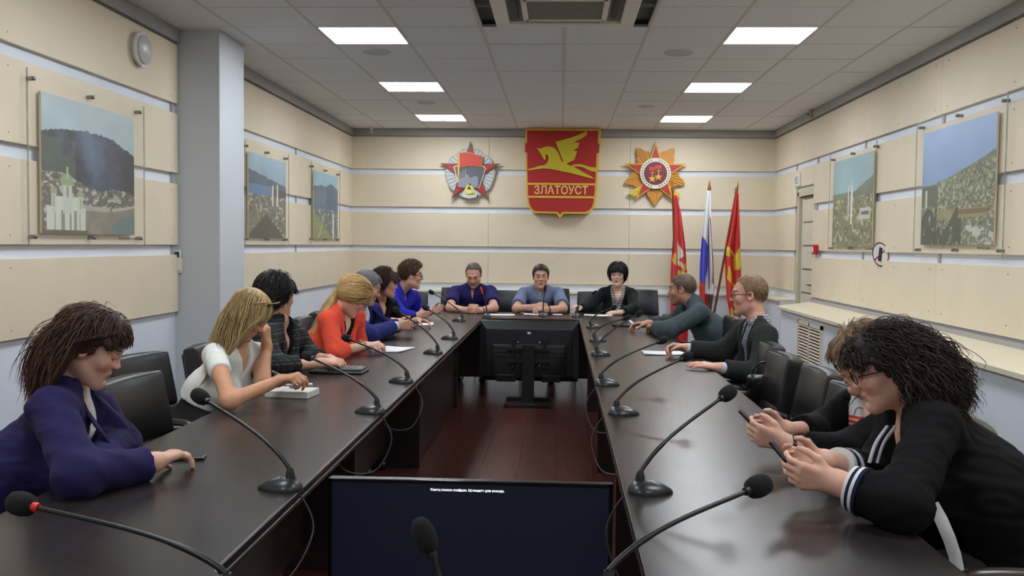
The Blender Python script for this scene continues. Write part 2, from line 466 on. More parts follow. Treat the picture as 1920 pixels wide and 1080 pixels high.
# ------------------------------------------------------------------ things on the walls
def vnoise(x, y, seed=0):
    x = np.asarray(x, float); y = np.asarray(y, float)
    xi = np.floor(x).astype(int); yi = np.floor(y).astype(int); xf = x-xi; yf = y-yi
    def hsh(a, b):
        n = np.sin(a*127.1+b*311.7+seed*74.7)*43758.5453
        return n-np.floor(n)
    u = xf*xf*(3-2*xf); v = yf*yf*(3-2*yf)
    return (hsh(xi, yi)*(1-u)+hsh(xi+1, yi)*u)*(1-v)+(hsh(xi, yi+1)*(1-u)+hsh(xi+1, yi+1)*u)*v
def fbm(x, y, seed=0, o=4):
    s = 0; a = .5
    for i in range(o):
        s = s+a*vnoise(x*2**i, y*2**i, seed+i); a *= .5
    return s
def lin_arr(c):
    c = np.clip(c, 0, 255)/255.0
    return np.where(c <= .04045, c/12.92, ((c+.055)/1.055)**2.4)
def colour_grid(name, fr, nu, nv, paint, m, parent):
    """a flat print: grid of coloured cells, fr(u,v)->point"""
    us = np.linspace(0, 1, nu+1); vs = np.linspace(0, 1, nv+1)
    V = [fr(u, v) for v in vs for u in us]
    F = [(j*(nu+1)+i, j*(nu+1)+i+1, (j+1)*(nu+1)+i+1, (j+1)*(nu+1)+i) for j in range(nv) for i in range(nu)]
    me = bpy.data.meshes.new(name); me.from_pydata([tuple(v) for v in V], [], F)
    U, W = np.meshgrid(us, vs)
    c = lin_arr(paint(U.ravel(), W.ravel()))
    at_ = me.color_attributes.new('Col', 'FLOAT_COLOR', 'POINT')
    at_.data.foreach_set('color', np.hstack([c, np.ones((len(c), 1))]).astype(np.float32).ravel())
    me.materials.append(m)
    o = bpy.data.objects.new(name, me); link(o, parent); return o
def put(C, mask, col, a=1.0):
    mk = (np.asarray(mask, float)*a)[:, None]
    return C*(1-mk)+np.array(col, float)[None, :]*mk
def town(C, U, V, mask, seed, dens=.5, scale=40, cols=((215, 212, 200), (120, 105, 90), (70, 75, 62), (160, 150, 135))):
    n = vnoise(U*scale, V*scale*1.2, seed); n2 = vnoise(U*scale*1.7+9, V*scale*1.9, seed+5)
    C = put(C, mask & (n > 1-dens*.4), cols[0], .8); C = put(C, mask & (n < dens*.35), cols[2], .8)
    C = put(C, mask & (n2 > 1-dens*.35), cols[3], .7); C = put(C, mask & (n2 < dens*.3), cols[1], .7)
    return C
def paint1(U, V):
    C = np.zeros((len(U), 3))+np.array((176, 198, 205))
    C += ((V-.8)*60)[:, None]*np.array((.3, .1, .1))+(fbm(U*4, V*5, 1)-.5)[:, None]*26
    ridge = .73+.06*np.sin(U*3.2)-.05*(U > .72)*(U-.72)*4+.012*(vnoise(U*50, U*0, 3)-.5)
    hill = V < ridge
    C = put(C, hill, (40, 56, 84)); C[hill] += ((fbm(U*11, V*11, 2)-.5)[:, None]*np.array((80, 96, 110)))[hill]
    C = put(C, hill*np.clip(1-np.abs(U-.52-.25*(.55-V))/.16, 0, 1)*np.clip((V-.3)*3, 0, 1), (96, 130, 160), .8)
    C = put(C, hill*np.clip((U-.75)*5, 0, 1)*np.clip((V-.25)*6, 0, 1), (22, 26, 34), .75)
    C = put(C, hill & (U < .32) & (V > .42) & (V < .7)*(fbm(U*8, V*8, 7) > .45), (74, 92, 72), .7)
    tn = V < .44-.12*U+.03*np.sin(U*9)
    C = put(C, tn, (96, 96, 92)); C = town(C, U, V, tn, 4, .8, 34)
    sq = (V < .22) & (U > .3)
    C = put(C, sq, (142, 132, 116)); C[sq] += ((fbm(U*14, V*14, 8)-.5)[:, None]*40)[sq]
    C = put(C, sq & (V > .18) & (U < .7), (190, 190, 184), .7)
    C = put(C, (U-1.02)**2/.09+(V-.03)**2/.018 < 1, (100, 126, 128))
    C = put(C, np.abs(V-.2-.16*(U-.75)) < .012, (196, 190, 172), (U > .72)*.9)
    green = (150, 168, 128); white = (214, 220, 206)
    C = put(C, (U > .04) & (U < .42) & (V < .2), white); C = put(C, (U > .09) & (U < .37) & (V >= .2) & (V < .27), white)
    C = put(C, (U > .04) & (U < .42) & (V < .17) & (vnoise(U*60, U*0, 2) > .7), (120, 130, 118), .8)
    for cx, w_, z_ in ((.24, .065, .37), (.11, .035, .3), (.37, .035, .29)):
        C = put(C, (np.abs(U-cx) < w_*.75) & (V < z_) & (V > .15), (205, 210, 196))
        C = put(C, (np.abs(U-cx) < w_*.18) & (V < z_-.02) & (V > z_-.1), (110, 118, 100), .8)
        C = put(C, ((U-cx)/w_)**2+((V-z_)/(w_*1.15))**2*(V > z_-.01) < 1*(V > z_-.01), green)
    C = put(C, (np.abs(U-.24) < .006) & (V > .4) & (V < .5), (190, 190, 150))
    C = put(C, (V < .03) & (U < .45), (96, 92, 74)); return C
def paint2(U, V):
    C = np.zeros((len(U), 3))+np.array((150, 180, 200)); C += ((V-.8)*70)[:, None]+(fbm(U*5, V*4, 1)-.5)[:, None]*30
    h = V < .8-.14*U+.02*vnoise(U*20, U*0, 1); C = put(C, h, (70, 92, 112)); C[h] += ((fbm(U*8, V*10, 3)-.5)[:, None]*40)[h]
    C = put(C, (V < .64) & (V > .5) & (U < .6), (88, 128, 170)); C = put(C, (V < .62) & (U > .6), (66, 66, 62))
    t = V < .52; C = put(C, t, (110, 108, 96)); C = town(C, U, V, t, 6, .7, 26)
    for cx, tp in ((.62, .66), (.75, .68)): C = put(C, (np.abs(U-cx) < .018) & (V < tp) & (V > .4), (226, 226, 216))
    C = put(C, (V < .32) & (U < .55), (120, 112, 84), .6)
    C = put(C, (V < .3-np.abs(U-.45)*.6), (62, 54, 48)); C = put(C, (V < .28) & (np.abs(U-.6) < .012), (80, 76, 66)); return C
def paint3(U, V):
    C = np.zeros((len(U), 3))+np.array((150, 196, 214)); C += (fbm(U*4, V*4, 1)-.5)[:, None]*30
    h = V < .78+.08*np.exp(-((U-.72)/.2)**2)+.03*np.exp(-((U-.3)/.12)**2); C = put(C, h, (66, 96, 128)); C[h] += ((fbm(U*7, V*9, 3)-.5)[:, None]*46)[h]
    C = put(C, h*np.clip(1-np.abs(V-.6)/.3, 0, 1)*(U < .5), (110, 132, 138), .6)
    t = V < .45; C = put(C, t, (86, 104, 110)); C = town(C, U, V, t, 9, .6, 24)
    C = put(C, (V < .4-.5*U), (150, 160, 70), .7); C = put(C, (np.abs(U-.8) < .03) & (V < .4), (220, 226, 224)); C = put(C, (np.abs(U-V*.6-.2) < .02) & (V < .4), (200, 196, 170), .7)
    return C
def paint4(U, V):
    C = np.zeros((len(U), 3))+np.array((150, 186, 196)); C += (fbm(U*4, V*3, 2)-.5)[:, None]*30
    h = V < .6+.16*np.clip(U-.55, 0, 1)*2+.02*vnoise(U*18, U*0, 4); C = put(C, h, (98, 122, 104)); C[h] += ((fbm(U*9, V*9, 3)-.5)[:, None]*50)[h]
    t = V < .56; C = put(C, t, (120, 122, 84)); C = town(C, U, V, t, 12, .7, 24, ((206, 206, 190), (130, 112, 70), (72, 84, 58), (160, 156, 110)))
    C = put(C, (np.abs(U-.5) < .02*np.clip((.74-V)*8, .2, 1)) & (V < .74) & (V > .25), (226, 228, 222))
    C = put(C, (np.abs(U-.42) < .012) & (V < .68) & (V > .3), (214, 216, 206))
    C = put(C, (U > .7) & (U < .95) & (V > .3) & (V < .42), (206, 204, 196)); C = put(C, (U > .74) & (U < .92) & (V > .34) & (V < .38), (90, 92, 88))
    return C
def paint5(U, V):
    C = np.zeros((len(U), 3))+np.array((142, 172, 214)); C += ((V-.75)*60)[:, None]+(fbm(U*6, V*4, 2)-.5)[:, None]*18
    h = V < .5+.22*U**1.4+.01*vnoise(U*30, U*0, 4); C = put(C, h, (112, 122, 94)); C[h] += ((fbm(U*12, V*14, 3)-.5)[:, None]*40)[h]
    t = h & (V < .48+.2*U*(U > .2)); C = town(C, U, V, t, 15, .8, 46, ((190, 190, 178), (118, 108, 88), (64, 76, 58), (150, 146, 124)))
    C = put(C, (U < .25) & (V < .52) & (V > .34), (72, 88, 70), .8)
    C = put(C, (V > .22) & (V < .3) & (U > .25) & (U < .92), (150, 144, 92), .8); C = put(C, (V > .25) & (V < .285) & (U > .55) & (U < .92), (120, 96, 70))
    C = put(C, (np.abs(U-.23) < .012) & (V < .36), (70, 60, 52)); C = put(C, (np.abs(U-.07) < .012) & (V > .33) & (V < .48), (214, 214, 204))
    d = (V < .22+.1*np.sin(U*14)*(U < .55)) & (U < .6); C = put(C, d & (vnoise(U*22, V*22, 8) > .25), (46, 54, 42), .85)
    C = put(C, (V < .16) & (U > .6) & (vnoise(U*24, V*24, 3) > .6), (206, 206, 200), .9); return C

printm = mat('photo_print', (255, 255, 255), .45, vcol='Col')
acryl = mat('acrylic_sheet', (235, 232, 215), .04, alpha=.06, spec=.5)
edgem = mat('acrylic_edge', (150, 165, 150), .1, alpha=.45)
pinm = mat('steel_pin', (130, 128, 124), .3, metal=.9)
inkm = mat('caption_ink', (70, 66, 60), .8)
def picture(sx, gl, pr, paint, lab, caption):
    """sx -1 left wall, +1 right wall; gl / pr pixel quads (left x, top y at left, bottom y at left, right x)"""
    XP = sx*(2.95-PT-.035)
    def rect(q):
        xl, yt, yb, xr = q
        a = atx(xl, yt, XP); b = atx(xl, yb, XP); c = atx(xr, (yt+yb)/2, XP)
        return min(a.y, c.y), max(a.y, c.y), b.z, a.z
    y0, y1, z0, z1 = rect(gl); a0, a1, c0, c1 = rect(pr)
    t = empty('wall_picture', (XP, (y0+y1)/2, z0), 0, lab, 'picture', 'acrylic mounted town views')
    ox, oy, oz = XP, (y0+y1)/2, z0
    sg = -sx
    MB().box((-.004, y0-oy, 0), (.004, y1-oy, z1-oz)).build('acrylic_sheet', acryl, t)
    for yy in (y0-oy, y1-oy): MB().box((-.0042, yy-.003, 0), (.0042, yy+.003, z1-oz)).build('sheet_edge', edgem, t)
    d = sg*-.006
    MB().box((min(d*1.2, d*3), a0-oy, c0-oz), (max(d*1.2, d*3), a1-oy, c1-oz)).build('print_board', mat('print_board', (205, 190, 150), .6), t)
    xx = d*.95
    if sx < 0: fr = lambda u, v: (xx, a0-oy+(a1-a0)*u, c0-oz+(c1-c0)*v)
    else: fr = lambda u, v: (xx, a1-oy-(a1-a0)*u, c0-oz+(c1-c0)*v)
    colour_grid('print', fr, 110, 130, paint, printm, t)
    pm = MB().lathe([(.012, -.04), (.012, .008), (.008, .012)], 10, Matrix.Rotation(PI/2*sg, 4, 'Y')).mesh('standoff_pin', True); pm.materials.append(pinm)
    for yy in (y0+.06, (y0+y1)/2, y1-.06):
        for zz in (z0+.05, z1-.05):
            o = bpy.data.objects.new('standoff_pin', pm); o.location = (0, yy-oy, zz-oz); link(o, t)
    R = Matrix(((0, 0, sg), (sg, 0, 0), (0, 1, 0))).to_4x4()
    yc = (a1-.02 if sx < 0 else a0+.02)-oy
    M = Matrix.Translation((sg*.0045, yc, (c0-oz)-.022)) @ R
    text_mesh('caption', caption, .022, inkm, t, M, .0003, 'RIGHT')
picture(-1, (50, 126, 461, 270), (78, 170, 437, 253), paint1, 'large acrylic photo of a white church below a dark wooded hill', 'Златоустовский завод')
picture(-1, (459, 262, 458, 541), (467, 284, 445, 537), paint2, 'acrylic photo of a town with a dark roof in front, beside the wall column', 'Вид на завод')
picture(-1, (584, 303, 456, 637), (589, 319, 447, 634), paint3, 'smallest acrylic photo of a blue hill valley, nearest the back wall', 'Долина')
picture(1, (1557, 292, 474, 1641), (1563, 305, 462, 1635), paint4, 'acrylic photo of a green town with a white spire, between door and big photo', 'Вид города')
picture(1, (1720, 230, 480, 1884), (1731, 251, 459, 1864), paint5, 'large acrylic photo of a hillside town under blue sky on the right wall', 'Общий вид города')

# ---- emblems on the back wall
YE = YB-PT
def back_frame(pcx, pcy):                       # local u right, v up (metres), d towards the room
    c = at(pcx, pcy, YE-.1)
    return c, (lambda u, v, d: (u, -d, v))
redm = mat('emblem_red', (176, 34, 30), .5); goldm = mat('emblem_gold', (226, 184, 52), .4); yelm = mat('emblem_yellow', (204, 186, 34), .5)
letm = mat('emblem_letter', (240, 204, 120), .5)
c, fr = back_frame(1052, 324)
sh = empty('coat_of_arms', (c.x, YE-.03, c.z), 0, 'red and gold shield with a winged horse and the town name', 'coat of arms')
K = .00117
def zp(pts, cx=447, cy=530): return [((x-cx)*K, -(y-cy)*K) for x, y in pts]
outer = [(22, 18), (872, 18), (905, 18), (903, 190), (885, 300), (875, 640), (862, 820), (842, 930), (800, 985), (745, 1008), (485, 1008), (442, 1062), (400, 1008), (150, 1005), (95, 975), (62, 900), (48, 800), (40, 500), (30, 300), (20, 190)]
inner = [(45, 45), (875, 45), (868, 190), (888, 192), (884, 302), (858, 304), (848, 640), (836, 830), (818, 920), (785, 965), (735, 985), (470, 985), (441, 1025), (412, 985), (150, 983), (110, 955), (80, 900), (66, 800), (52, 500), (48, 302), (22, 300), (22, 195), (45, 192)]
MB().prism(zp(outer), 0, .13, fr).build('shield_body', goldm, sh)
MB().prism(zp(inner), .12, .137, fr).build('shield_field', redm, sh)
horse = [(160, 245), (205, 258), (240, 238), (300, 230), (350, 240), (385, 265), (410, 300), (435, 360), (458, 412), (470, 405), (385, 192), (375, 178), (460, 155), (560, 125), (640, 95), (700, 70), (738, 45), (742, 90), (700, 125), (640, 155), (588, 182), (655, 185), (640, 240), (582, 277), (630, 282), (600, 385), (540, 410), (505, 428), (560, 455), (600, 437), (660, 432), (720, 445), (780, 465), (850, 470), (850, 520), (800, 515), (750, 495), (700, 468), (640, 458), (592, 464), (640, 490), (720, 535), (790, 570), (840, 605), (780, 592), (700, 572), (600, 548), (500, 525), (400, 505), (320, 490), (230, 485), (150, 497), (62, 512), (62, 495), (120, 480), (190, 458), (240, 450), (275, 430), (295, 395), (298, 350), (285, 325), (265, 322), (262, 345), (268, 375), (258, 388), (245, 380), (215, 330), (185, 280)]
MB().prism(zp(horse), .13, .15, fr).build('winged_horse', yelm, sh)
MB().prism(zp([(52, 655), (846, 655), (846, 678), (52, 678)]), .13, .147, fr).build('name_band', goldm, sh)
MB().prism(zp([(60, 805), (836, 805), (835, 829), (62, 829)]), .13, .147, fr).build('name_band', goldm, sh)
M = Matrix.Translation((fr(*zp([(449, 742)])[0], .137))) @ Matrix.Rotation(PI/2, 4, 'X') @ Matrix.Diagonal((1.12, 1.25, 1, 1))
text_mesh('town_name', 'ЗЛАТОУСТ', .122, letm, sh, M, .006, bold=.002)
struts = MB()

def star(R, r, n=5, rot=PI/2):
    return [((R if i % 2 == 0 else r)*math.cos(rot+i*PI/n), (R if i % 2 == 0 else r)*math.sin(rot+i*PI/n)) for i in range(2*n)]
def ngon(R, n, rot=0, cx=0, cy=0): return [(cx+R*math.cos(rot+2*PI*i/n), cy+R*math.sin(rot+2*PI*i/n)) for i in range(n)]
silver = mat('badge_silver', (176, 176, 172), .5); silver2 = mat('badge_pale', (200, 204, 204), .5); greyd = mat('badge_grey', (96, 98, 106), .6)
bred = mat('badge_red', (176, 46, 40), .5); bred2 = mat('badge_flag_red', (196, 62, 46), .5); bgold = mat('badge_gold', (212, 162, 58), .45)
dgrey = mat('badge_edge', (112, 104, 92), .6); cream = mat('badge_cream', (226, 218, 200), .6); maroon = mat('badge_maroon', (112, 36, 46), .5); orange = mat('badge_orange', (206, 138, 44), .5)
K2 = .00093                                         # metres for a pixel of an 8.3x enlargement of the photograph
def zq(pts, cx, cy): return [((x-cx)*K2, -(y-cy)*K2) for x, y in pts]
# first badge: grey rays, red star, grey pentagon with chimneys, red banner
c, fr = back_frame(881, 324)
t = empty('order_badge', (c.x, YE-.03, c.z), 0, 'wall badge of a red star with red banner, grey rays and hammer and sickle', 'badge')
Q = lambda pts: zq(pts, 547, 545)
fan = []
for i in range(40):
    a = 2*PI*i/40; R = (.335 if i % 4 else .35)+.008*(i % 2)
    fan.append((R*math.cos(a), R*math.sin(a)))
MB().prism(fan, 0, .02, fr).build('backplate', silver, t)
m = MB()
for i in range(36):
    a = 2*PI*i/36; b = a+.11
    m.prism([(.12*math.cos(a), .12*math.sin(a)), (.325*math.cos(a), .325*math.sin(a)), (.33*math.cos((a+b)/2), .33*math.sin((a+b)/2)), (.325*math.cos(b), .325*math.sin(b)), (.12*math.cos(b), .12*math.sin(b))], .02, .028, fr)
m.build('ray_fan', silver2, t)
s0 = star(.445, .165); s0 = [(x, y-.005) for x, y in s0]
MB().prism(s0, .02, .04, fr).build('star_edge', dgrey, t)
MB().prism([(x*.88, y*.88) for x, y in s0], .04, .052, fr).build('star', bred, t)
MB().prism(Q([(300, 455), (345, 440), (750, 440), (785, 475), (690, 770), (390, 770)]), .05, .06, fr).build('medallion_rim', cream, t)
MB().prism(Q([(315, 462), (350, 452), (745, 452), (770, 480), (682, 758), (398, 758)]), .06, .066, fr).build('medallion', greyd, t)
MB().prism(Q([(372, 758), (372, 640), (405, 630), (405, 535), (420, 535), (420, 625), (437, 620), (437, 515), (452, 515), (452, 615), (470, 610), (472, 500), (488, 500), (490, 570), (530, 575), (540, 620), (600, 610), (605, 590), (625, 590), (630, 600), (668, 600), (670, 740), (660, 758)]), .066, .074, fr).build('factory_relief', mat('badge_relief', (142, 142, 158), .6), t)
MB().prism(Q([(362, 262), (392, 262), (392, 470), (388, 700), (366, 640)]), .066, .078, fr).build('banner_staff', bgold, t)
ban = [(385, 250), (480, 240), (560, 245), (640, 275), (720, 290), (738, 310), (725, 465), (650, 462), (560, 440), (470, 462), (390, 470)]
MB().prism(Q(ban), .066, .08, fr).build('banner_edge', bgold, t)
MB().prism([(x*.95, y*.93+.012) for x, y in Q(ban)], .08, .085, fr).build('banner', bred2, t)
MB().prism(Q([(430, 850), (470, 790), (620, 790), (665, 850), (640, 910), (560, 920), (545, 935), (530, 920), (450, 910)]), .052, .064, fr).build('lower_scroll', silver2, t)
sick = [(480, 770), (500, 740), (530, 735), (510, 770), (515, 810), (545, 835), (580, 815), (590, 775), (575, 745), (600, 760), (612, 800), (590, 845), (545, 865), (500, 850), (480, 815)]
MB().prism(Q(sick), .066, .08, fr).prism(Q([(530, 705), (550, 695), (625, 850), (605, 860)]), .066, .082, fr).prism(Q([(505, 725), (560, 700), (570, 725), (520, 750)]), .066, .082, fr).build('hammer_and_sickle', mat('badge_lemon', (226, 204, 70), .5), t)
# second badge: gold rays, red star, white ring, maroon disc
c, fr = back_frame(1229, 325)
t = empty('order_badge', (c.x, YE-.03, c.z), 0, 'wall badge of a red star on gold rays with a white ring', 'badge')
def tri_r(ph, pk=.455, vl=.27):                    # radius of a five-pointed fan with straight edges
    th = (.5-abs(ph-.5))*2*PI/5; p0 = (pk, 0.0); p1 = (vl*math.cos(PI/5), vl*math.sin(PI/5))
    dx, dy = p1[0]-p0[0], p1[1]-p0[1]
    return (p0[0]*dy-p0[1]*dx)/(math.cos(th)*dy-math.sin(th)*dx)
raypts = []
for i in range(60):
    a = PI/2+PI+2*PI*i/60
    ph = (i/12.0) % 1.0
    R = tri_r(ph)
    R += .012*(1 if i % 2 else -1)
    raypts.append((R*math.cos(a)*.97, R*math.sin(a)*.97))
MB().prism(raypts, 0, .02, fr).build('ray_plate', orange, t)
m = MB()
for i in range(60):
    a = PI/2+PI+2*PI*(i-.28)/60; b = a+2*PI*.56/60; ph = (i/12.0) % 1.0; R = tri_r(ph)*.95
    m.prism([(.15*math.cos(a), .15*math.sin(a)), (R*math.cos((a+b)/2-.012), R*math.sin((a+b)/2-.012)), (R*math.cos((a+b)/2+.012), R*math.sin((a+b)/2+.012)), (.15*math.cos(b), .15*math.sin(b))], .02, .03+.004*(i % 2), fr)
m.build('ray_ridges', bgold, t)
gun = MB()
gun.prism([(.1, -.2), (.17, -.15), (.34, -.27), (.3, -.34), (.26, -.31)], .025, .045, fr)
gun.build('axe_head', mat('badge_lemon2', (216, 190, 60), .5), t)
MB().prism([(-.12, -.12), (-.1, -.15), (-.32, -.3), (-.36, -.26)], .025, .045, fr).prism([(-.3, -.24), (-.2, -.2), (-.2, -.3), (-.3, -.32)], .025, .038, fr).build('rifle', mat('badge_lemon2', (216, 190, 60)), t)
s1 = star(.44, .165)
MB().prism(s1, .03, .05, fr).build('star_edge', bgold, t)
MB().prism([(x*.86, y*.86) for x, y in s1], .05, .06, fr).build('star', bred, t)
MB().prism(ngon(.21, 36), .05, .072, fr).build('ring', cream, t)
MB().prism(ngon(.158, 32), .072, .078, fr).build('disc', maroon, t)
m = MB()
for i in range(30):
    if i in (7, 8, 22, 23): continue
    a = 2*PI*i/30; ca, sa = math.cos(a), math.sin(a); R = .184
    m.prism([(R*ca-.011*sa-.013*ca*.7, R*sa+.011*ca-.013*sa*.7), (R*ca-.011*sa+.013*ca*.7, R*sa+.011*ca+.013*sa*.7), (R*ca+.006*sa+.013*ca*.7, R*sa-.006*ca+.013*sa*.7), (R*ca+.006*sa-.013*ca*.7, R*sa-.006*ca-.013*sa*.7)], .072, .075, fr)
m.build('ring_lettering', greyd, t)['kind'] = 'stuff'
m = MB(); m2 = MB()
for cx, cy in ((-.045, .06), (.04, .085)): m2.prism([(cx-.045, cy-.025), (cx+.04, cy-.025), (cx+.04, cy+.025), (cx-.045, cy+.025)], .078, .084, fr)
for cx, cy in ((-.045, -.075), (.04, -.05)):
    m.prism([(x*.058+cx, y*.058+cy) for x, y in star(1, .42)], .078, .088, fr); m.prism([(cx-.006, cy), (cx+.006, cy), (cx+.006, cy+.1), (cx-.006, cy+.1)], .078, .084, fr)
    m.prism([(cx-.03, cy+.08), (cx+.035, cy+.08), (cx+.035, cy+.088), (cx-.03, cy+.088)], .078, .084, fr)
m.build('small_star', bgold, t); m2.build('small_banner', bred2, t)

# ---- small fixtures
whitep = mat('white_plastic', (226, 226, 222), .4); ivory = mat('ivory_plastic', (226, 214, 184), .45); redp = mat('red_plastic', (190, 24, 30), .4); blk = mat('black_plastic', (22, 22, 24), .45)
p = atx(257, 93, XL+PT)
t = empty('wall_speaker', (XL+PT, p.y, p.z), 0, 'white round-faced wall speaker high on the left wall', 'speaker')
M = Matrix.Rotation(PI/2, 4, 'Y')
MB().lathe([(.1, 0), (.125, .03), (.125, .045)], 8, M).build('housing', whitep, t)
MB().lathe([(.1, .045), (.1, .06), (.07, .075), (.03, .083), (.001, .085)], 20, M).build('dome', mat('grey_dome', (190, 192, 190), .35), t, smooth=True)
p = at(324, 490, 7.068)
t = empty('remote_control', (p.x, 7.068, p.z), 0, 'ivory air conditioner remote in a holder on the wall column', 'remote control')
p.x = -2.92; t.location = p
MB().rbox((-.03, -.02, -.09), (.03, -.001, .02), .006).build('holder', ivory, t, smooth=True)
MB().rbox((-.024, -.032, -.07), (.024, -.008, .085), .006).build('handset', whitep, t, smooth=True)
MB().box((-.017, -.034, .03), (.017, -.0325, .075)).build('display', mat('lcd_dark', (48, 52, 56), .3), t)
p = atx(1497, 338, XR-PT)
t = empty('exit_sign', (XR-PT, p.y, p.z), 0, 'small white sign plate with a running figure above the door', 'sign')
MB().box((-.02, -.13, -.075), (0, .13, .075)).build('plate', whitep, t, bevel=.006)
MB().box((-.0225, .02, -.045), (-.0205, .09, .045)).box((-.0225, -.07, -.045), (-.0205, -.005, .045)).build('pictogram', mat('sign_grey', (150, 158, 150), .5), t)
MB().box((-.0235, -.055, -.03), (-.0215, -.02, .03)).box((-.0235, .035, -.03), (-.0215, .075, -.01)).build('pictogram_mark', mat('sign_pale', (214, 220, 214), .5), t)
p = atx(1532, 468, XR-PT)
t = empty('fire_alarm_button', (XR-PT, p.y, p.z), 0, 'red fire alarm call point box on the right wall by the door', 'alarm')
MB().rbox((-.05, -.055, -.055), (0, .055, .055), .008).build('box', redp, t, smooth=True)
MB().box((-.053, -.03, -.03), (-.0505, .03, .03)).build('press_plate', whitep, t)
p = atx(1648, 477, XR-PT-.03)
t = empty('prohibition_sign', (XR-PT-.012, p.y, p.z), 0, 'round no-phones sign leaning from the panel joint under the green town photo', 'sign')
t.rotation_euler = (.25, -.12, .35)
M = Matrix.Rotation(-PI/2, 4, 'Y')
MB().lathe([(.115, 0), (.115, .004), (.001, .004)], 28, M).build('disc', whitep, t)
ringp = MB()
for i in range(28):
    a, b = 2*PI*i/28, 2*PI*(i+1)/28
    ringp.add([(-.0055, r*math.cos(q), r*math.sin(q)) for r, q in ((.1, a), (.112, a), (.112, b), (.1, b))], [(0, 1, 2, 3)])
ringp.box((-.0058, -.1, -.006), (-.0045, .1, .006), Matrix.Rotation(-PI/4, 4, 'X')).build('red_ring', mat('sign_maroon', (110, 40, 56), .5), t)
MB().box((-.0055, -.02, -.065), (-.0045, .025, .065)).build('phone_mark', mat('sign_black', (50, 46, 50), .5), t)
p = at(696, 249, YB-.12)
t = empty('ceiling_sensor', (p.x, p.y, ZC), 0, 'small white detector under the cornice in the far left corner', 'sensor')
MB().lathe([(.03, 0), (.03, -.02), (.018, -.03), (.018, -.07), (.001, -.075)], 14).build('body', whitep, t, smooth=True)
MB().box((-.006, -.02, -.06), (.006, -.016, -.03)).build('lens', greyd, t)
p = atx(1523, 213, XR-.05)
t = empty('wall_sensor', (XR-.05, p.y, p.z), 0, 'small grey detector on the cornice above the right wall', 'sensor')
MB().box((-.04, -.03, -.05), (0, .03, .05)).build('body', mat('sensor_grey', (170, 168, 160), .5), t, bevel=.006)
MB().lathe([(.015, 0), (.012, .012), (.001, .016)], 10, Matrix.Translation((-.04, 0, -.01)) @ Matrix.Rotation(-PI/2, 4, 'Y')).build('lens', greyd, t, smooth=True)

# ---- flags
clothm = mat('flag_cloth', (255, 255, 255), .6, vcol='Col', sheen=.2)
polem = mat('flag_pole', (96, 58, 34), .4); gold2 = mat('flag_finial', (150, 96, 48), .35, metal=.5)
def flag(name, lab, Yf, tip, foot, rows, paint, folds, nu=56, nv=120, amp=.045):
    """rows: (py, left px, right px) outline of the hanging cloth; tip and foot are the pole's ends in pixels"""
    a = at(*tip, Yf); b = at(*foot, Yf)
    d = (a-b).normalized(); g0 = b-d*(b.z/d.z)
    t = empty(name, (g0.x, Yf, 0), 0, lab, 'flag', 'flags in the back corner')
    O = Vector((g0.x, Yf, 0))
    top = a-O; bot = Vector((0, 0, .03))
    MB().tube([bot, top-d*.16], [.017, .014], 10).build('pole', polem, t, smooth=True)
    q = top-d*.16
    MB().tube([q, q+d*.015, q+d*.02, q+d*.05, q+d*.09, q+d*.16], [.014, .024, .018, .026, .016, .002], 10).build('finial', gold2, t, smooth=True)
    MB().lathe([(.17, 0), (.17, .02), (.05, .05), (.03, .12), (.022, .12)], 20).build('foot', blk, t, smooth=True)
    ps = [r[0] for r in rows]
    V = []
    for j in range(nv+1):
        v = j/nv; py = ps[0]+(ps[-1]-ps[0])*v
        xl = np.interp(py, ps, [r[1] for r in rows]); xr = np.interp(py, ps, [r[2] for r in rows])
        for i in range(nu+1):
            u = i/nu
            p = at(xl+(xr-xl)*u, py, Yf)-O
            sc_ = min(1, .15+v*1.6)
            p.y += -.035+amp*sc_*math.sin(folds*2*PI*u+2.2*v+.5)+.018*sc_*math.sin(folds*4.3*PI*u-3*v)
            V.append(tuple(p))
    F = [(j*(nu+1)+i, (j+1)*(nu+1)+i, (j+1)*(nu+1)+i+1, j*(nu+1)+i+1) for j in range(nv) for i in range(nu)]
    me = bpy.data.meshes.new('cloth'); me.from_pydata(V, [], F); me.shade_smooth()
    U, W = np.meshgrid(np.linspace(0, 1, nu+1), np.linspace(0, 1, nv+1))
    PY = ps[0]+(ps[-1]-ps[0])*W.ravel()
    PX = np.interp(PY, ps, [r[1] for r in rows])*(1-U.ravel())+np.interp(PY, ps, [r[2] for r in rows])*U.ravel()
    cc = lin_arr(paint(PX, PY, U.ravel(), W.ravel()))
    at_ = me.color_attributes.new('Col', 'FLOAT_COLOR', 'POINT')
    at_.data.foreach_set('color', np.hstack([cc, np.ones((len(cc), 1))]).astype(np.float32).ravel())
    me.materials.append(clothm)
    o = bpy.data.objects.new('cloth', me); link(o, t)
    s = o.modifiers.new('thick', 'SOLIDIFY'); s.thickness = .004
    return t
def inpoly(x, y, P):
    ins = np.zeros(len(x), bool); n = len(P)
    for i in range(n):
        x0, y0 = P[i]; x1, y1 = P[(i+1) % n]
        if y0 == y1: continue
        cnd = ((y0 > y) != (y1 > y)) & (x < (x1-x0)*(y-y0)/(y1-y0)+x0); ins ^= cnd
    return ins
RED = (206, 26, 20); YEL = (232, 208, 40)
def zf(P): return [(1240+x/4., 340+y/4.) for x, y in P]
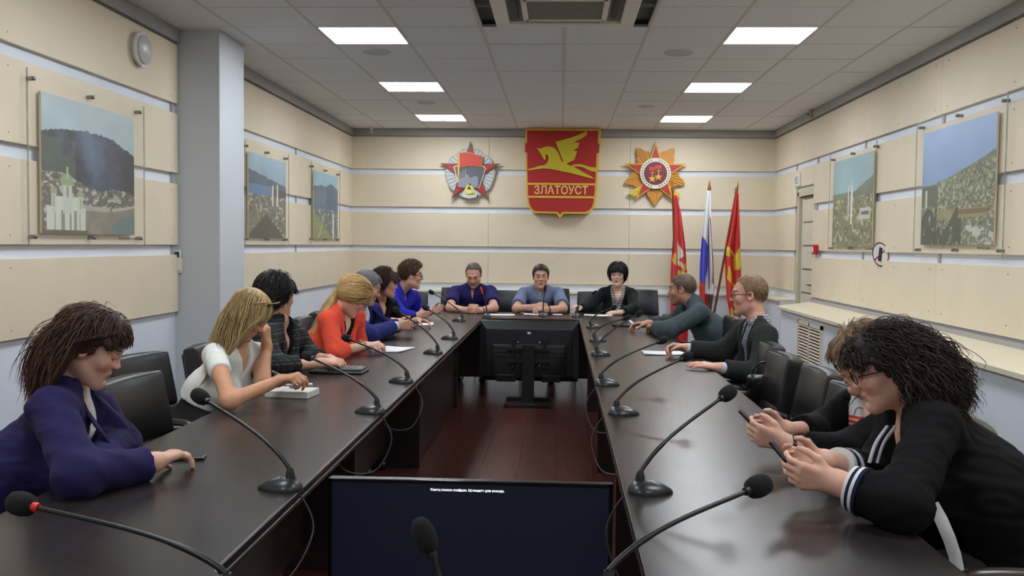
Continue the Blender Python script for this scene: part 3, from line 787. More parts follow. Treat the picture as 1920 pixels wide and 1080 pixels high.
def fp1(x, y, u, v):
    C = np.zeros((len(x), 3))+np.array(RED)
    C = put(C, inpoly(x, y, zf([(80, 590), (95, 540), (110, 540), (110, 630), (90, 620)])), YEL)
    C = put(C, inpoly(x, y, zf([(118, 445), (130, 480), (160, 525), (165, 565), (140, 575), (130, 590), (150, 610), (180, 650), (170, 690), (150, 650), (120, 620), (118, 560)])), (236, 232, 224))
    C = put(C, inpoly(x, y, zf([(150, 625), (185, 610), (190, 665), (160, 680)])), (226, 190, 60), .8)
    C = put(C, inpoly(x, y, zf([(125, 665), (200, 690), (200, 800), (120, 740)])), YEL); return C
def fp2(x, y, u, v):
    C = np.zeros((len(x), 3))+np.array((226, 228, 232))
    C = put(C, inpoly(x, y, zf([(305, 405), (350, 485), (348, 640), (325, 780), (285, 740), (290, 560)])), (38, 44, 190))
    C = put(C, inpoly(x, y, zf([(280, 735), (325, 780), (318, 840), (390, 850), (390, 1140), (270, 1140), (270, 860)])), (198, 22, 26))
    C = put(C, inpoly(x, y, zf([(358, 260), (366, 280), (375, 480), (400, 700), (395, 780), (372, 760), (376, 600)])), (150, 24, 30))
    C = put(C, inpoly(x, y, zf([(345, 850), (390, 845), (390, 1140), (365, 1140)])), (60, 30, 40)); return C
def fp3(x, y, u, v):
    C = np.zeros((len(x), 3))+np.array(RED)
    C = put(C, inpoly(x, y, zf([(480, 490), (490, 480), (545, 545), (540, 560), (515, 530), (505, 570), (478, 545)])), YEL)
    C = put(C, inpoly(x, y, zf([(545, 560), (570, 510), (600, 485), (600, 640), (580, 665), (545, 665)])), YEL)
    C = put(C, inpoly(x, y, zf([(498, 630), (530, 690), (530, 790), (492, 730)])), YEL)
    C = put(C, inpoly(x, y, zf([(538, 760), (560, 800), (545, 860), (538, 840)])), YEL); 
    C = put(C, inpoly(x, y, zf([(515, 960), (530, 930), (530, 1030), (520, 1010)])), YEL); return C
flag('flag', 'red flag with a white and gold crest, leftmost of the three', 12.55, (1261, 338), (1268, 640), [(366, 1262, 1268), (400, 1264, 1276), (460, 1261, 1284), (520, 1257, 1288), (600, 1257, 1290), (640, 1258, 1288)], fp1, 2.2)
flag('flag', 'white, blue and red striped flag, middle of the three', 12.5, (1330, 338), (1330, 640), [(358, 1326, 1331), (400, 1321, 1332), (450, 1316, 1335), (500, 1312, 1337), (540, 1311, 1339), (585, 1311, 1334), (620, 1313, 1333)], fp2, 1.7)
flag('flag', 'red flag with yellow figures on a slanted pole, rightmost of the three', 12.35, (1384, 340), (1337, 600), [(362, 1379, 1384), (420, 1370, 1387), (470, 1358, 1389), (500, 1359, 1390), (560, 1362, 1390), (600, 1370, 1388), (625, 1374, 1386)], fp3, 2.0)
# ------------------------------------------------------------------ conference table
TZ = .75
tablem = mat('dark_wood_top', (42, 35, 35), .27, spec=.45, noise=(5, .22, (7, .6, 1)), bump=(60, .02, .0004, (6, .5, 1)))
tabled = mat('dark_wood_edge', (62, 50, 46), .25, noise=(8, .2), spec=.5)
tablep = mat('dark_wood_panel', (40, 24, 24), .4, noise=(5, .3, (1, 1, 4)))
def rrect(x0, x1, y0, y1, r, n=6):
    P = []
    for cx, cy, a0 in ((x1-r, y1-r, 0), (x0+r, y1-r, PI/2), (x0+r, y0+r, PI), (x1-r, y0+r, 1.5*PI)):
        for i in range(n+1): P.append((cx+r*math.cos(a0+PI/2*i/n), cy+r*math.sin(a0+PI/2*i/n)))
    return P
def ring(mb, o, i, z0, z1):
    n = len(o)
    vs = [(x, y, z1) for x, y in o]+[(x, y, z1) for x, y in i]+[(x, y, z0) for x, y in o]+[(x, y, z0) for x, y in i]
    fs = []
    for k in range(n):
        j = (k+1) % n
        fs += [(k, j, n+j, n+k), (2*n+j, 2*n+k, 3*n+k, 3*n+j), (2*n+k, 2*n+j, j, k), (n+k, n+j, 3*n+j, 3*n+k)]
    return mb.add(vs, fs)
TO = (-1.46, .915, 1.2, 10.0); TI = (-.745, .195, 1.95, 9.16)
def tabring(e, z0, z1, ro=.12, ri=.07):
    return ring(MB(), rrect(TO[0]+e, TO[1]-e, TO[2]+e, TO[3]-e, ro), rrect(TI[0]-e, TI[1]+e, TI[2]-e, TI[3]+e, ri), z0, z1)
tb = empty('conference_table', ((TO[0]+TO[1])/2, 5.6, 0), 0, 'long dark wood conference table running round an open middle', 'table')
Tinv = Matrix.Translation(-Vector(tb.location))
def tpart(mb, name, m, **k):
    mb.v = [tuple(Vector(v)-Vector(tb.location)) for v in mb.v]; return mb.build(name, m, tb, **k)
tpart(tabring(0, .731, TZ), 'tabletop', tablem, bevel=.008, seg=3)
tpart(tabring(.006, .724, .731), 'edge_groove', mat('groove_dark', (20, 15, 15), .5))
tpart(tabring(.002, .706, .724), 'edge_layer', tabled, bevel=.008, seg=3)
for y in (2.2, 4.1, 6.05, 8.3):
    tpart(MB().box((-1.3, y, 0), (-.9, y+.05, .706)), 'pedestal', tablep, bevel=.003)
    tpart(MB().box((.26, y, 0), (.76, y+.05, .706)), 'pedestal', tablep, bevel=.003)
for (a, b) in ((2.25, 4.1), (4.15, 6.05), (6.1, 8.3)):
    xl = -.93 if a > 6 else -1.12
    tpart(MB().box((xl-.02, a, .12 if a < 6 else .02), (xl, b, .706)), 'modesty_panel', tablep)
    tpart(MB().box((.5, a, .12), (.52, b, .706)), 'modesty_panel', tablep)
for x in (-1.25, -.3, .65): tpart(MB().box((x-.025, 9.3, 0), (x+.025, 9.85, .706)), 'pedestal', tablep, bevel=.003)
tpart(MB().box((-1.225, 9.5, .12), (-.325, 9.52, .706)).box((-.275, 9.5, .12), (.625, 9.52, .706)), 'modesty_panel', tablep)
for x in (-1.1, .55): tpart(MB().box((x-.025, 1.3, 0), (x+.025, 1.8, .706)), 'pedestal', tablep)

# ------------------------------------------------------------------ televisions
tvb = mat('tv_black', (16, 16, 18), .35); tvback = mat('tv_back', (26, 27, 30), .45); steelb = mat('stand_black', (20, 20, 22), .4); bolt = mat('bolt', (190, 190, 190), .3, metal=.8)
t = empty('television', (-.275, 8.72, 0), 0, 'black television seen from behind on a floor stand at the far end', 'television')
MB().rbox((-.46, .0, .2), (.46, .05, .765), .012).build('screen_case', tvb, t, smooth=True)
MB().add([(-.455, .0, .21), (.455, 0, .21), (.455, 0, .755), (-.455, 0, .755), (-.40, -.05, .25), (.40, -.05, .25), (.40, -.05, .69), (-.40, -.05, .69)], [(4, 5, 6, 7), (0, 1, 5, 4), (1, 2, 6, 5), (2, 3, 7, 6), (3, 0, 4, 7)]).build('back_cover', tvback, t, bevel=.01)
MB().rbox((-.34, -.075, .24), (.34, -.045, .55), .012).build('electronics_cover', tvback, t, smooth=True)
for x in (-.3, .12): MB().box((x, -.078, .2), (x+.18, -.03, .27)).build('speaker_box', tvb, t, bevel=.01)
for zz in (.43, .47, .51): MB().box((-.33, -.0775, zz), (.33, -.075, zz+.006)).build('vent_rib', tvb, t)
MB().box((-.015, -.053, .645), (.015, -.05, .665)).build('sticker', mat('sticker_white', (210, 210, 210), .5), t)
MB().box((-.2, -.115, .49), (.2, -.095, .52)).box((-.2, -.115, .38), (.2, -.095, .41)).box((-.16, -.1, .33), (-.13, -.075, .6)).box((.13, -.1, .33), (.16, -.075, .6)).build('wall_bracket', steelb, t, bevel=.003)
for x in (-.1, .1):
    for z in (.36, .57): MB().lathe([(.009, 0), (.009, .01), (.004, .014)], 8, Matrix.Translation((x, -.085, z)) @ Matrix.Rotation(PI/2, 4, 'X')).build('bolt', bolt, t)
MB().box((-.055, -.17, .02), (.055, -.115, .56)).build('column', steelb, t, bevel=.006)
MB().box((-.21, -.32, 0), (.21, -.26, .035)).box((-.21, .05, 0), (.21, .11, .035)).box((-.05, -.3, 0), (.05, .1, .03)).build('base', steelb, t, bevel=.005)

t = empty('television', (-.275, 2.93, 0), 0, 'large television facing the camera with a dark navy screen showing one text line', 'television')
L, Rr, z0, z1 = -.452, .452, .165, .722
MB().box((L, 0, z0), (Rr, .03, z1)).build('case', tvb, t, bevel=.004)
MB().box((L, -.006, z0), (L+.012, 0, z1)).box((Rr-.012, -.006, z0), (Rr, 0, z1)).box((L, -.006, z1-.012), (Rr, 0, z1)).box((L, -.006, z0), (Rr, 0, z0+.016)).build('bezel', mat('bezel_gloss', (14, 14, 16), .12), t, bevel=.002)
scr = MB().box((L+.012, -.003, z0+.016), (Rr-.012, -.0005, z1-.012)).build('screen', mat('screen_navy', (8, 9, 14), .3, emit=((20, 22, 38), .55)), t)
M = Matrix.Translation((-.007, -.0038, z1-.03)) @ Matrix.Rotation(PI/2, 4, 'X')
text_mesh('screen_text', 'Конец показа слайдов. Щелкните для выхода.', .0105, mat('screen_white', (255, 255, 255), .5, emit=((235, 238, 245), 1.2)), scr, M, .0002, bold=.0002)
MB().rbox((-.33, .03, z0+.02), (.33, .06, z0+.35), .01).build('back_cover', tvback, t, smooth=True)
MB().box((-.05, .06, 0), (.05, .11, .6)).build('column', steelb, t, bevel=.005)
MB().box((-.25, -.15, 0), (.25, .3, .03)).build('base', steelb, t, bevel=.005)

# ------------------------------------------------------------------ chairs
leather = mat('black_leather', (27, 28, 30), .36, spec=.5, bump=(90, .12, .002))
seamm = mat('leather_seam', (13, 13, 14), .5)
chrome = mat('chrome', (200, 202, 206), .15, metal=1.0)
armw = mat('dark_arm_wood', (46, 32, 26), .3)
def make_chair():
    t = empty('conference_chair', (0, 0, 0))
    MB().rbox((-.25, -.2, .395), (.25, .27, .475), .035, bul=(0, 0, .018)).build('seat', leather, t, smooth=True)
    T = Matrix.Translation((0, -.2, .44)) @ Matrix.Rotation(.17, 4, 'X')
    def shape(mb):
        out = []
        for v in mb.v:
            p = Vector(v); w_ = 1-.16*max(0, (p.z-.1)/.42)*.55
            p.x *= w_*.94; p.y += .045*(p.x/.25)**2; out.append(tuple(T @ p))
        mb.v = out; return mb
    shape(MB().rbox((-.25, -.085, .215), (.25, 0, .485), .036, bul=(0, .02, .012))).build('backrest_upper', leather, t, smooth=True)
    shape(MB().rbox((-.25, -.08, .0), (.25, -.002, .218), .03, bul=(0, .018, 0))).build('backrest_lower', leather, t, smooth=True)
    shape(MB().rbox((-.225, -.1, .02), (.225, -.07, .46), .012)).build('back_shell', mat('chair_shell', (20, 20, 21), .45), t, smooth=True)
    for s in (-1, 1):
        x = s*.285
        MB().tube(smooth_path([(x, .24, .02), (x, .235, .4), (x, .2, .63), (x, .1, .648), (x, -.15, .642), (x*.96, -.22, .6), (x*.86, -.25, .55)], 4), .0125, 8).build('arm_tube', chrome, t, smooth=True)
        MB().tube([(x, .22, .46), (x*.9, .05, .4), (x*.9, -.12, .39)], .011, 8).build('arm_brace', chrome, t, smooth=True)
        MB().tube(smooth_path([(x, .235, .642), (x, .18, .668), (x, .0, .672), (x, -.15, .66), (x, -.2, .645)], 4), [.016]+[.026]*15+[.016], 8, flat=.6).build('armrest', armw, t, smooth=True)
        MB().tube([(x, .24, .012), (x, -.27, .012)], .012, 8).build('runner', chrome, t, smooth=True)
        MB().tube([(x, -.26, .015), (x*.92, -.2, .4)], .012, 8).build('leg', chrome, t, smooth=True)
    MB().tube([(-.285, -.25, .012), (.285, -.25, .012)], .012, 8).build('crossbar', chrome, t, smooth=True)
    return t
chair0 = make_chair(); chair0_used = [False]
def chair(x, y, face, lab, s=1.0):
    """face: heading the sitter looks, degrees from +x"""
    if chair0_used[0]: o = copy_tree(chair0)
    else: o = chair0; chair0_used[0] = True
    o.location = (x, y, 0); o.rotation_euler = (0, 0, math.radians(face-90)); o.scale = (s, s, s)
    tag(o, lab, 'chair', 'black leather conference chairs'); return o
def chair_top(px, py, face, lab, z=.93, s=1.0, back=.3):
    p = atz(px, py, z*s)
    a = math.radians(face)
    return chair(p.x+back*math.cos(a), p.y+back*math.sin(a), face, lab, s)
chair_top(232, 702, -6, 'empty black leather chair next to the woman in purple, pushed towards the table')
chair_top(262, 662, -12, 'black leather chair of the blonde woman, showing behind the empty front chair', back=.26)
chair(-1.78, 5.32, 0, 'black leather chair of the short-haired woman, left of the blonde hair', .95)
chair(-1.77, 7.34, 0, 'black leather chair of the grey-haired man, showing left of the woman in coral', .95)
chair(-1.68, 10.42, -80, 'black leather chair at the far left table corner behind the man in blue')
chair(-1.85, 2.85, 0, 'black leather chair under the woman in the purple jacket')
chair(-1.76, 6.12, 0, 'black leather chair under the woman in coral', .95)
chair(-1.8, 8.02, 0, 'black leather chair under the brown-haired woman in black', .95)
for px, Yc, sc, lab in ((866, 10.75, 1.06, 'black leather chair behind the man in the navy polo shirt'), (944, 11.25, 1.0, 'empty black leather chair between the two men at the head table'), (1030, 10.75, 1.06, 'black leather chair behind the man in the grey-blue shirt'),
                (1117, 11.25, 1.0, 'black leather chair left of and behind the woman in the dark suit'), (1195, 10.75, 1.06, 'black leather chair right of and behind the woman in the dark suit')):
    p = at(px, 541, Yc); chair(p.x, p.y-.3, -90, lab, sc)
chair_top(1378, 592, 180, 'black leather chair behind the man in the grey-green jacket')
chair_top(1446, 640, 180, 'black leather chair behind the man in the dark suit and tie')
chair_top(1476, 661, 180, 'empty black leather chair with a handbag beside it')
chair_top(1547, 688, 180, 'empty black leather chair between the bag chair and the striped-blouse woman')
chair_top(1608, 722, 180, 'black leather chair half hidden behind the woman in the striped blouse')
chair_top(1832, 783, 172, 'black leather chair under the woman in the striped blouse', s=.94)
chair(1.25, 2.62, 176, 'black leather chair under the curly-haired woman in black, nearest on the right')

# handbag hanging by the chair arm
bagm = mat('bag_leather', (18, 18, 19), .3)
p = at(1432, 712, 5.15)
t = empty('handbag', (p.x, p.y, p.z-.11), .2, 'small black handbag with metal rings on the chair arm by the suited man', 'bag'); t.scale = (.78, .78, .78)
MB().rbox((-.11, -.05, 0), (.11, .05, .17), .03, bul=(0, .02, 0)).build('body', bagm, t, smooth=True)
MB().rbox((-.112, -.057, .08), (.112, .057, .178), .028).build('flap', mat('bag_flap', (24, 24, 26), .28), t, smooth=True)
MB().tube(bez((-.09, 0, .16), (-.1, 0, .3), (.1, 0, .3), (.09, 0, .16), 14), .008, 8).build('handle', bagm, t, smooth=True)
for s in (-1, 1): MB().tube([(s*.095+.018*math.cos(a), -.02, .16+.018*math.sin(a)) for a in [i*PI/6 for i in range(13)]], .004, 6).build('ring', chrome, t, smooth=True)

# ------------------------------------------------------------------ gooseneck microphones
micb = mat('mic_plastic', (34, 38, 40), .32); micn = mat('mic_neck', (20, 21, 22), .4); foam = mat('mic_foam', (14, 14, 15), .95, bump=(500, .6, .003)); micr = mat('mic_red_ring', (214, 40, 30), .4)
buttm = mat('mic_button', (120, 126, 130), .35)
def mic(bpx, hpx, dY, lab, side, cable=None, red=False, hr=.021):
    """base pixel on the table top, head pixel at distance base+dY"""
    B = atz(bpx[0], bpx[1], TZ+.012)
    H = at(hpx[0], hpx[1], B.y+dY)
    if red == 'off': red = False
    t = empty('gooseneck_microphone', (B.x, B.y, TZ), 0, lab, 'microphone', 'gooseneck table microphones')
    H = H-Vector((B.x, B.y, TZ))
    d = Vector((H.x, H.y, 0)); ln = d.length
    ang = 0 if side > 0 else PI
    if side == 0: ang = -PI/2
    M = Matrix.Rotation(ang, 4, 'Z')
    # teardrop base pointing at the speaker
    prof = []
    n = 22
    def out(sc):
        P = []
        for i in range(n):
            a = 2*PI*i/n; r = 1+.28*math.cos(a)*(math.cos(a) > 0)
            P.append((.058*r*math.cos(a)*sc, .046*math.sin(a)*(1-.25*math.cos(a))*sc))
        return P
    rows = [(1.0, 0), (1.0, .006), (.93, .014), (.72, .026), (.42, .034), (.15, .038)]
    vs = []; 
    for sc_, z in rows:
        off = -.02*(1-sc_)
        vs += [M @ Vector((x+off, y, z)) for x, y in out(sc_)]
    fs = [(i*n+k, i*n+(k+1) % n, (i+1)*n+(k+1) % n, (i+1)*n+k) for i in range(len(rows)-1) for k in range(n)]+[tuple((len(rows)-1)*n+k for k in range(n)), tuple(range(n-1, -1, -1))]
    MB().add(vs, fs).build('base', micb, t, smooth=True)
    q = M @ Vector((.02, 0, .027))
    MB().rbox((-.014, -.012, 0), (.014, .012, .006), .003, Matrix.Translation(q) @ M @ Matrix.Rotation(.3, 4, 'Y')).build('button', buttm, t, smooth=True)
    r0 = M @ Vector((-.022, 0, .032))
    MB().lathe([(.015, 0), (.013, .018), (.009, .03)], 12, Matrix.Translation(r0)).build('socket', micb, t, smooth=True)
    p0 = r0+Vector((0, 0, .028))
    dirn = (H-p0)
    p1 = p0+Vector((0, 0, .05))+dirn*.22; p2 = H-dirn*.34+Vector((0, 0, .012))
    pts = bez(p0, p1, p2, H, 18)
    MB().tube(pts, [.0068]*6+[.0055]*13, 8).build('gooseneck', micn, t, smooth=True)
    hd = (pts[-1]-pts[-3]).normalized()
    if ln < .03: hd = Vector((0, 0, 1))
    Q = hd.to_track_quat('Z', 'Y').to_matrix().to_4x4()
    MB().lathe([(.009, -.042), (.0105, -.036), (.0105, -.028)], 12, Matrix.Translation(H) @ Q).build('led_ring', micr if red else micn, t, smooth=True)
    MB().lathe([(.009, -.03), (hr*.85, -.022), (hr, -.006), (hr, .012), (hr*.85, .026), (hr*.45, .036), (.001, .038)], 16, Matrix.Translation(H) @ Q).build('windscreen', micr if red == 'head' else foam, t, smooth=True)
    if cable:
        MB().tube(smooth_path([Vector(c)-Vector((B.x, B.y, TZ)) for c in cable], 6), .0032, 6).build('cable', mat('mic_cable', (24, 24, 25), .5), t, smooth=True)
    return t
def lcable(bpx, s, Y0):
    B = atz(bpx[0], bpx[1], TZ+.01)
    xe = TI[0] if s < 0 else TI[1]
    i = 1 if s < 0 else -1
    return [(B.x+i*.05, B.y, TZ+.006), (xe-i*.03, B.y-.01, TZ+.006), (xe+i*.015, B.y-.02, TZ-.03), (xe+i*.05, B.y-.06, TZ-.11), (xe+i*.01, B.y-.2, TZ-.2), (xe-i*.08, B.y-.34, TZ-.17), (xe-i*.12, B.y-.42, TZ-.06)]
mic((405, 1120), (42, 945), .12, 'microphone with a red ring reaching past the woman in purple, cut by the bottom edge', -1, red=True, hr=.026)
mic((530, 910), (376, 744), .22, 'microphone left of the large television, pointing at the empty chairs', -1, lcable((530, 910), -1, 0), hr=.024)
mic((697, 769), (577, 668), .3, 'microphone in front of the blonde woman with the planner', -1, lcable((697, 769), -1, 0))
mic((755, 713), (650, 634), .3, 'microphone in front of the woman in coral', -1, lcable((755, 713), -1, 0))
mic((814, 660), (744, 582), .2, 'microphone reaching towards the brown-haired woman in black', -1)
mic((845, 633), (798, 577), .2, 'microphone reaching towards the man in the blue shirt', -1)
mic((862, 600), (809, 548), .25, 'thin microphone at the far left table corner', -1)
mic((912, 592), (903, 544), .05, 'upright microphone with a lit red head before the man in the navy polo', 0, red='head', hr=.011)
mic((1018, 591), (1022, 541), .06, 'upright microphone before the man in the grey-blue shirt', 0, hr=.014)
mic((1080, 592), (1114, 549), .1, 'microphone leaning towards the woman in the dark suit', 0, hr=.014)
mic((1111, 612), (1150, 577), .15, 'farthest microphone on the right table arm', 1)
mic((1119, 637), (1176, 596), .1, 'second farthest microphone on the right table arm', 1)
mic((1124, 663), (1198, 588), .25, 'microphone reaching towards the man in the grey-green jacket', 1)
mic((1135, 718), (1242, 638), .25, 'microphone beside the paper of the man in the dark suit', 1, lcable((1135, 718), 1, 0))
mic((1166, 772), (1287, 669), .25, 'microphone pointing at the man in the dark suit, next one nearer', 1, lcable((1166, 772), 1, 0))
mic((1214, 916), (1364, 738), .28, 'microphone right of the large television, pointing at the empty chairs', 1, lcable((1214, 916), 1, 0), hr=.024)
mic((1160, 1115), (1421, 912), .25, 'nearest right microphone, its base cut by the bottom edge', 1, hr=.026)
mic((826, 1190), (797, 1007), .03, 'microphone standing in front of the large television screen', 0, hr=.021)

# ------------------------------------------------------------------ things on the table
paper = mat('white_paper', (232, 234, 240), .7)
def sheet(px, py, w_, l_, rz, lab, n=1, name='paper_sheet'):
    p = atz(px, py, TZ); t = empty(name, (p.x, p.y, TZ+.0004), rz, lab, 'paper', 'papers on the table')
    for i in range(n):
        m = MB(); N = 6
        vs = [((u/N-.5)*w_, (v/N-.5)*l_, .0015+.004*((u/N-.5)**2*2+(v/N-.5)**2)*(1+i)+i*.0015) for v in range(N+1) for u in range(N+1)]
        fs = [(v*(N+1)+u, v*(N+1)+u+1, (v+1)*(N+1)+u+1, (v+1)*(N+1)+u) for v in range(N) for u in range(N)]
        m.add(vs, fs); o = m.build('sheet', paper, t, smooth=True); o.rotation_euler = (0, 0, .06*i)
        s = o.modifiers.new('thick', 'SOLIDIFY'); s.thickness = .0006
    return t
sheet(737, 656, .21, .297, -.25, 'white paper under the pen of the woman in coral', 2)
sheet(790, 608, .21, .297, .1, 'white paper in front of the man in the blue shirt', 2)
sheet(938, 590.5, .297, .21, .05, 'white paper right of the man in the navy polo')
sheet(1004, 590, .24, .21, 0, 'white paper in front of the man in the grey-blue shirt', 2)
sheet(1045, 590, .1, .15, .1, 'small white note right of the upright middle microphone')
sheet(1122, 592, .29, .21, -.1, 'white papers in front of the woman in the dark suit', 2)
sheet(1247, 663, .297, .21, .0, 'white paper in front of the man in the dark suit and tie', 2)
p = atz(548, 742, TZ)
t = empty('planner_notebook', (p.x, p.y, TZ), -.12, 'thick white open planner in front of the blonde woman', 'notebook')
MB().rbox((-.105, -.075, 0), (.105, .075, .032), .006, bul=(0, 0, .004)).build('page_block', mat('page_block', (216, 216, 208), .8, noise=(90, .12, (.1, .1, 4))), t, smooth=True)
MB().box((-.11, -.08, -.0005), (.11, .08, .003)).build('cover', mat('planner_cover', (120, 120, 116), .6), t)
MB().tube([(-.15, -.02, .004), (-.09, -.03, .004)], .003, 6, flat=.3).build('ribbon', paper, t)
p = atz(553, 728, TZ+.03)
def pen(name, a, b, m, lab, r=.0045):
    a = Vector(a); b = Vector(b); t = empty(name, a, 0, lab, 'pen')
    d = b-a
    MB().tube([d*.1, d*.95, d], [r, r, r*.7], 8).build('barrel', m, t, smooth=True)
    MB().tube([d*0, d*.1], [.0008, r*.9], 8).build('tip', chrome, t, smooth=True)
    MB().tube([d*.72+Vector((0, 0, r*1.3)), d*.98+Vector((0, 0, r*1.3))], r*.3, 6).build('clip', chrome, t, smooth=True)
    return t
silverp = mat('pen_silver', (150, 154, 160), .3, metal=.7)
pen('pen', (p.x-.06, p.y+.03, TZ+.041), (p.x+.075, p.y+.04, TZ+.041), silverp, 'silver pen lying on the open planner')
def phone(c, u, v, lab, l=.15, w_=.073, scr_em=.0, name='smartphone', case=(20, 20, 22)):
    """c centre, u long axis, v short axis, screen along u x v"""
    u = Vector(u).normalized(); v = Vector(v); v = (v-u*v.dot(u)).normalized(); n = u.cross(v)
    t = empty(name, c, 0, lab, 'phone'); t.matrix_world = Matrix.Translation(c) @ Matrix((u, v, n)).transposed().to_4x4()
    MB().rbox((-l/2, -w_/2, -.0045), (l/2, w_/2, .0045), .004).build('case', mat('phone_case_%d%d' % (case[0], case[2]), case, .3), t, smooth=True)
    MB().box((-l/2+.006, -w_/2+.004, .0042), (l/2-.006, w_/2-.004, .005)).build('screen', mat('phone_screen' if not scr_em else 'phone_screen_lit', (16, 18, 22), .08, emit=((150, 160, 170), scr_em) if scr_em else None), t)
    MB().box((-l/2+.012, w_/2-.024, -.0062), (-l/2+.034, w_/2-.006, -.0044)).build('camera', mat('phone_lens', (10, 10, 12), .1), t)
    return t
p = atz(341, 860, TZ)
phone((p.x, p.y, TZ+.006), (1, .25, 0), (-.25, 1, 0), 'dark smartphone under the hand of the woman in purple', case=(46, 46, 48))
p = atz(636, 698, TZ)
t = empty('office_device', (p.x, p.y, TZ), -.05, 'flat black device with grey keys before the short-haired woman', 'device')
MB().rbox((-.15, -.085, 0), (.15, .085, .014), .005).build('case', blk, t, smooth=True)
MB().rbox((-.02, -.06, .012), (.14, .06, .03), .008).build('raised_block', mat('dev_grey', (70, 72, 72), .35), t, smooth=True)
for i in range(4):
    for j in range(3): MB().box((-.005+i*.035, -.045+j*.034, .029), (.02+i*.035, -.022+j*.034, .034)).build('key', mat('dev_key', (120, 122, 120), .4), t, bevel=.002, seg=1)
p = atz(1190, 611, TZ)
t = empty('folder', (p.x, p.y, TZ), 0, 'black closed folder under the hand of the man in the grey-green jacket', 'folder')
MB().rbox((-.2, -.13, 0), (.2, .13, .016), .005).build('cover', blk, t, smooth=True)
MB().box((-.19, -.12, .004), (.195, .125, .012)).build('pages', paper, t)
# ------------------------------------------------------------------ figures: smooth distance fields turned into meshes
def V3(*a): return np.array(a, float)
def N3(v): v = np.asarray(v, float); return v/(np.linalg.norm(v)+1e-12)
class Field:
    """list of smooth primitives; sampled on a grid and meshed with surface nets"""
    def __init__(s): s.p = []
    def rc(s, a, b, r1, r2, k=.02, op='u', st=None, cap=None): s.p.append(('rc', np.array(a, float), np.array(b, float), r1, r2, k, op, st, cap)); return s
    def el(s, c, rad, k=.02, op='u', R=None): s.p.append(('el', np.array(c, float), np.array(rad, float), k, op, R)); return s
    def fn(s, f): s.p.append(('fn', f)); return s
    def bounds(s):
        lo = np.full(3, 9e9); hi = -lo
        for q in s.p:
            if q[0] == 'rc' and q[6] == 'u':
                w = max(q[3], q[4])*(q[7][1] if q[7] else 1)
                lo = np.minimum(lo, np.minimum(q[1], q[2])-w); hi = np.maximum(hi, np.maximum(q[1], q[2])+w)
            elif q[0] == 'el' and q[4] == 'u':
                w = max(q[2]); lo = np.minimum(lo, q[1]-w); hi = np.maximum(hi, q[1]+w)
        return lo-.02, hi+.02
    def sample(s, lo, hi, h):
        n = np.maximum(((np.array(hi)-np.array(lo))/h).astype(int)+2, 3)
        ax = [lo[i]+h*np.arange(n[i]) for i in range(3)]
        F = np.full(n, .5, np.float32)
        def sub(bl, bh):
            sl = []
            for i in range(3):
                a = int(np.searchsorted(ax[i], bl[i])); b = int(np.searchsorted(ax[i], bh[i], 'right'))
                if b <= a: return None
                sl.append(slice(a, b))
            return tuple(sl)
        def grid(sl, c): return (ax[0][sl[0]]-c[0])[:, None, None].astype(np.float32), (ax[1][sl[1]]-c[1])[None, :, None].astype(np.float32), (ax[2][sl[2]]-c[2])[None, None, :].astype(np.float32)
        for q in s.p:
            if q[0] == 'fn':
                sl = (slice(None),)*3; X, Y, Z = grid(sl, (0, 0, 0)); F = q[1](X, Y, Z, F).astype(np.float32); continue
            if q[0] == 'rc':
                _, a, b, r1, r2, k, op, st, cap = q
                w = max(r1, r2)*(st[1] if st else 1)+k+3*h
                sl = sub(np.minimum(a, b)-w, np.maximum(a, b)+w)
                if sl is None: continue
                X, Y, Z = grid(sl, a); ba = b-a
                pp = X*X+Y*Y+Z*Z
                if st:
                    sv, wd = np.asarray(st[0], float), st[1]
                    ps = X*sv[0]+Y*sv[1]+Z*sv[2]; pp = pp-ps*ps*(1-1/wd**2); ba = ba-sv*ba.dot(sv)
                bb = max(ba.dot(ba), 1e-9)
                pb = X*ba[0]+Y*ba[1]+Z*ba[2]
                t = np.clip(pb/bb, 0, 1)
                d = np.sqrt(np.maximum(pp-2*t*pb+t*t*bb, 1e-12))-(r1+(r2-r1)*t)
                if cap:
                    for (pt, nn) in cap:
                        nn = N3(nn); o = np.array(pt, float)-a
                        d = np.maximum(d, X*nn[0]+Y*nn[1]+Z*nn[2]-o.dot(nn))
            else:
                _, c, rad, k, op, R = q
                w = max(rad)+k+3*h
                sl = sub(c-w, c+w)
                if sl is None: continue
                X, Y, Z = grid(sl, c)
                if R is not None:
                    L = [X*R[i][0]+Y*R[i][1]+Z*R[i][2] for i in range(3)]
                else: L = [X, Y, Z]
                k0 = np.sqrt((L[0]/rad[0])**2+(L[1]/rad[1])**2+(L[2]/rad[2])**2)
                k1 = np.sqrt((L[0]/rad[0]**2)**2+(L[1]/rad[1]**2)**2+(L[2]/rad[2]**2)**2)+1e-9
                d = k0*(k0-1)/k1
            f = F[sl]
            if op == 'u':
                hh = np.clip(.5+.5*(d-f)/k, 0, 1); F[sl] = d*(1-hh)+f*hh-k*hh*(1-hh)
            else:
                e = -f; hh = np.clip(.5+.5*(d-e)/k, 0, 1); F[sl] = -(d*(1-hh)+e*hh-k*hh*(1-hh))
        return F, np.array(lo, float), h
    def mesh(s, h, lo=None, hi=None):
        if lo is None: lo, hi = s.bounds()
        return surfnet(*s.sample(lo, hi, h))
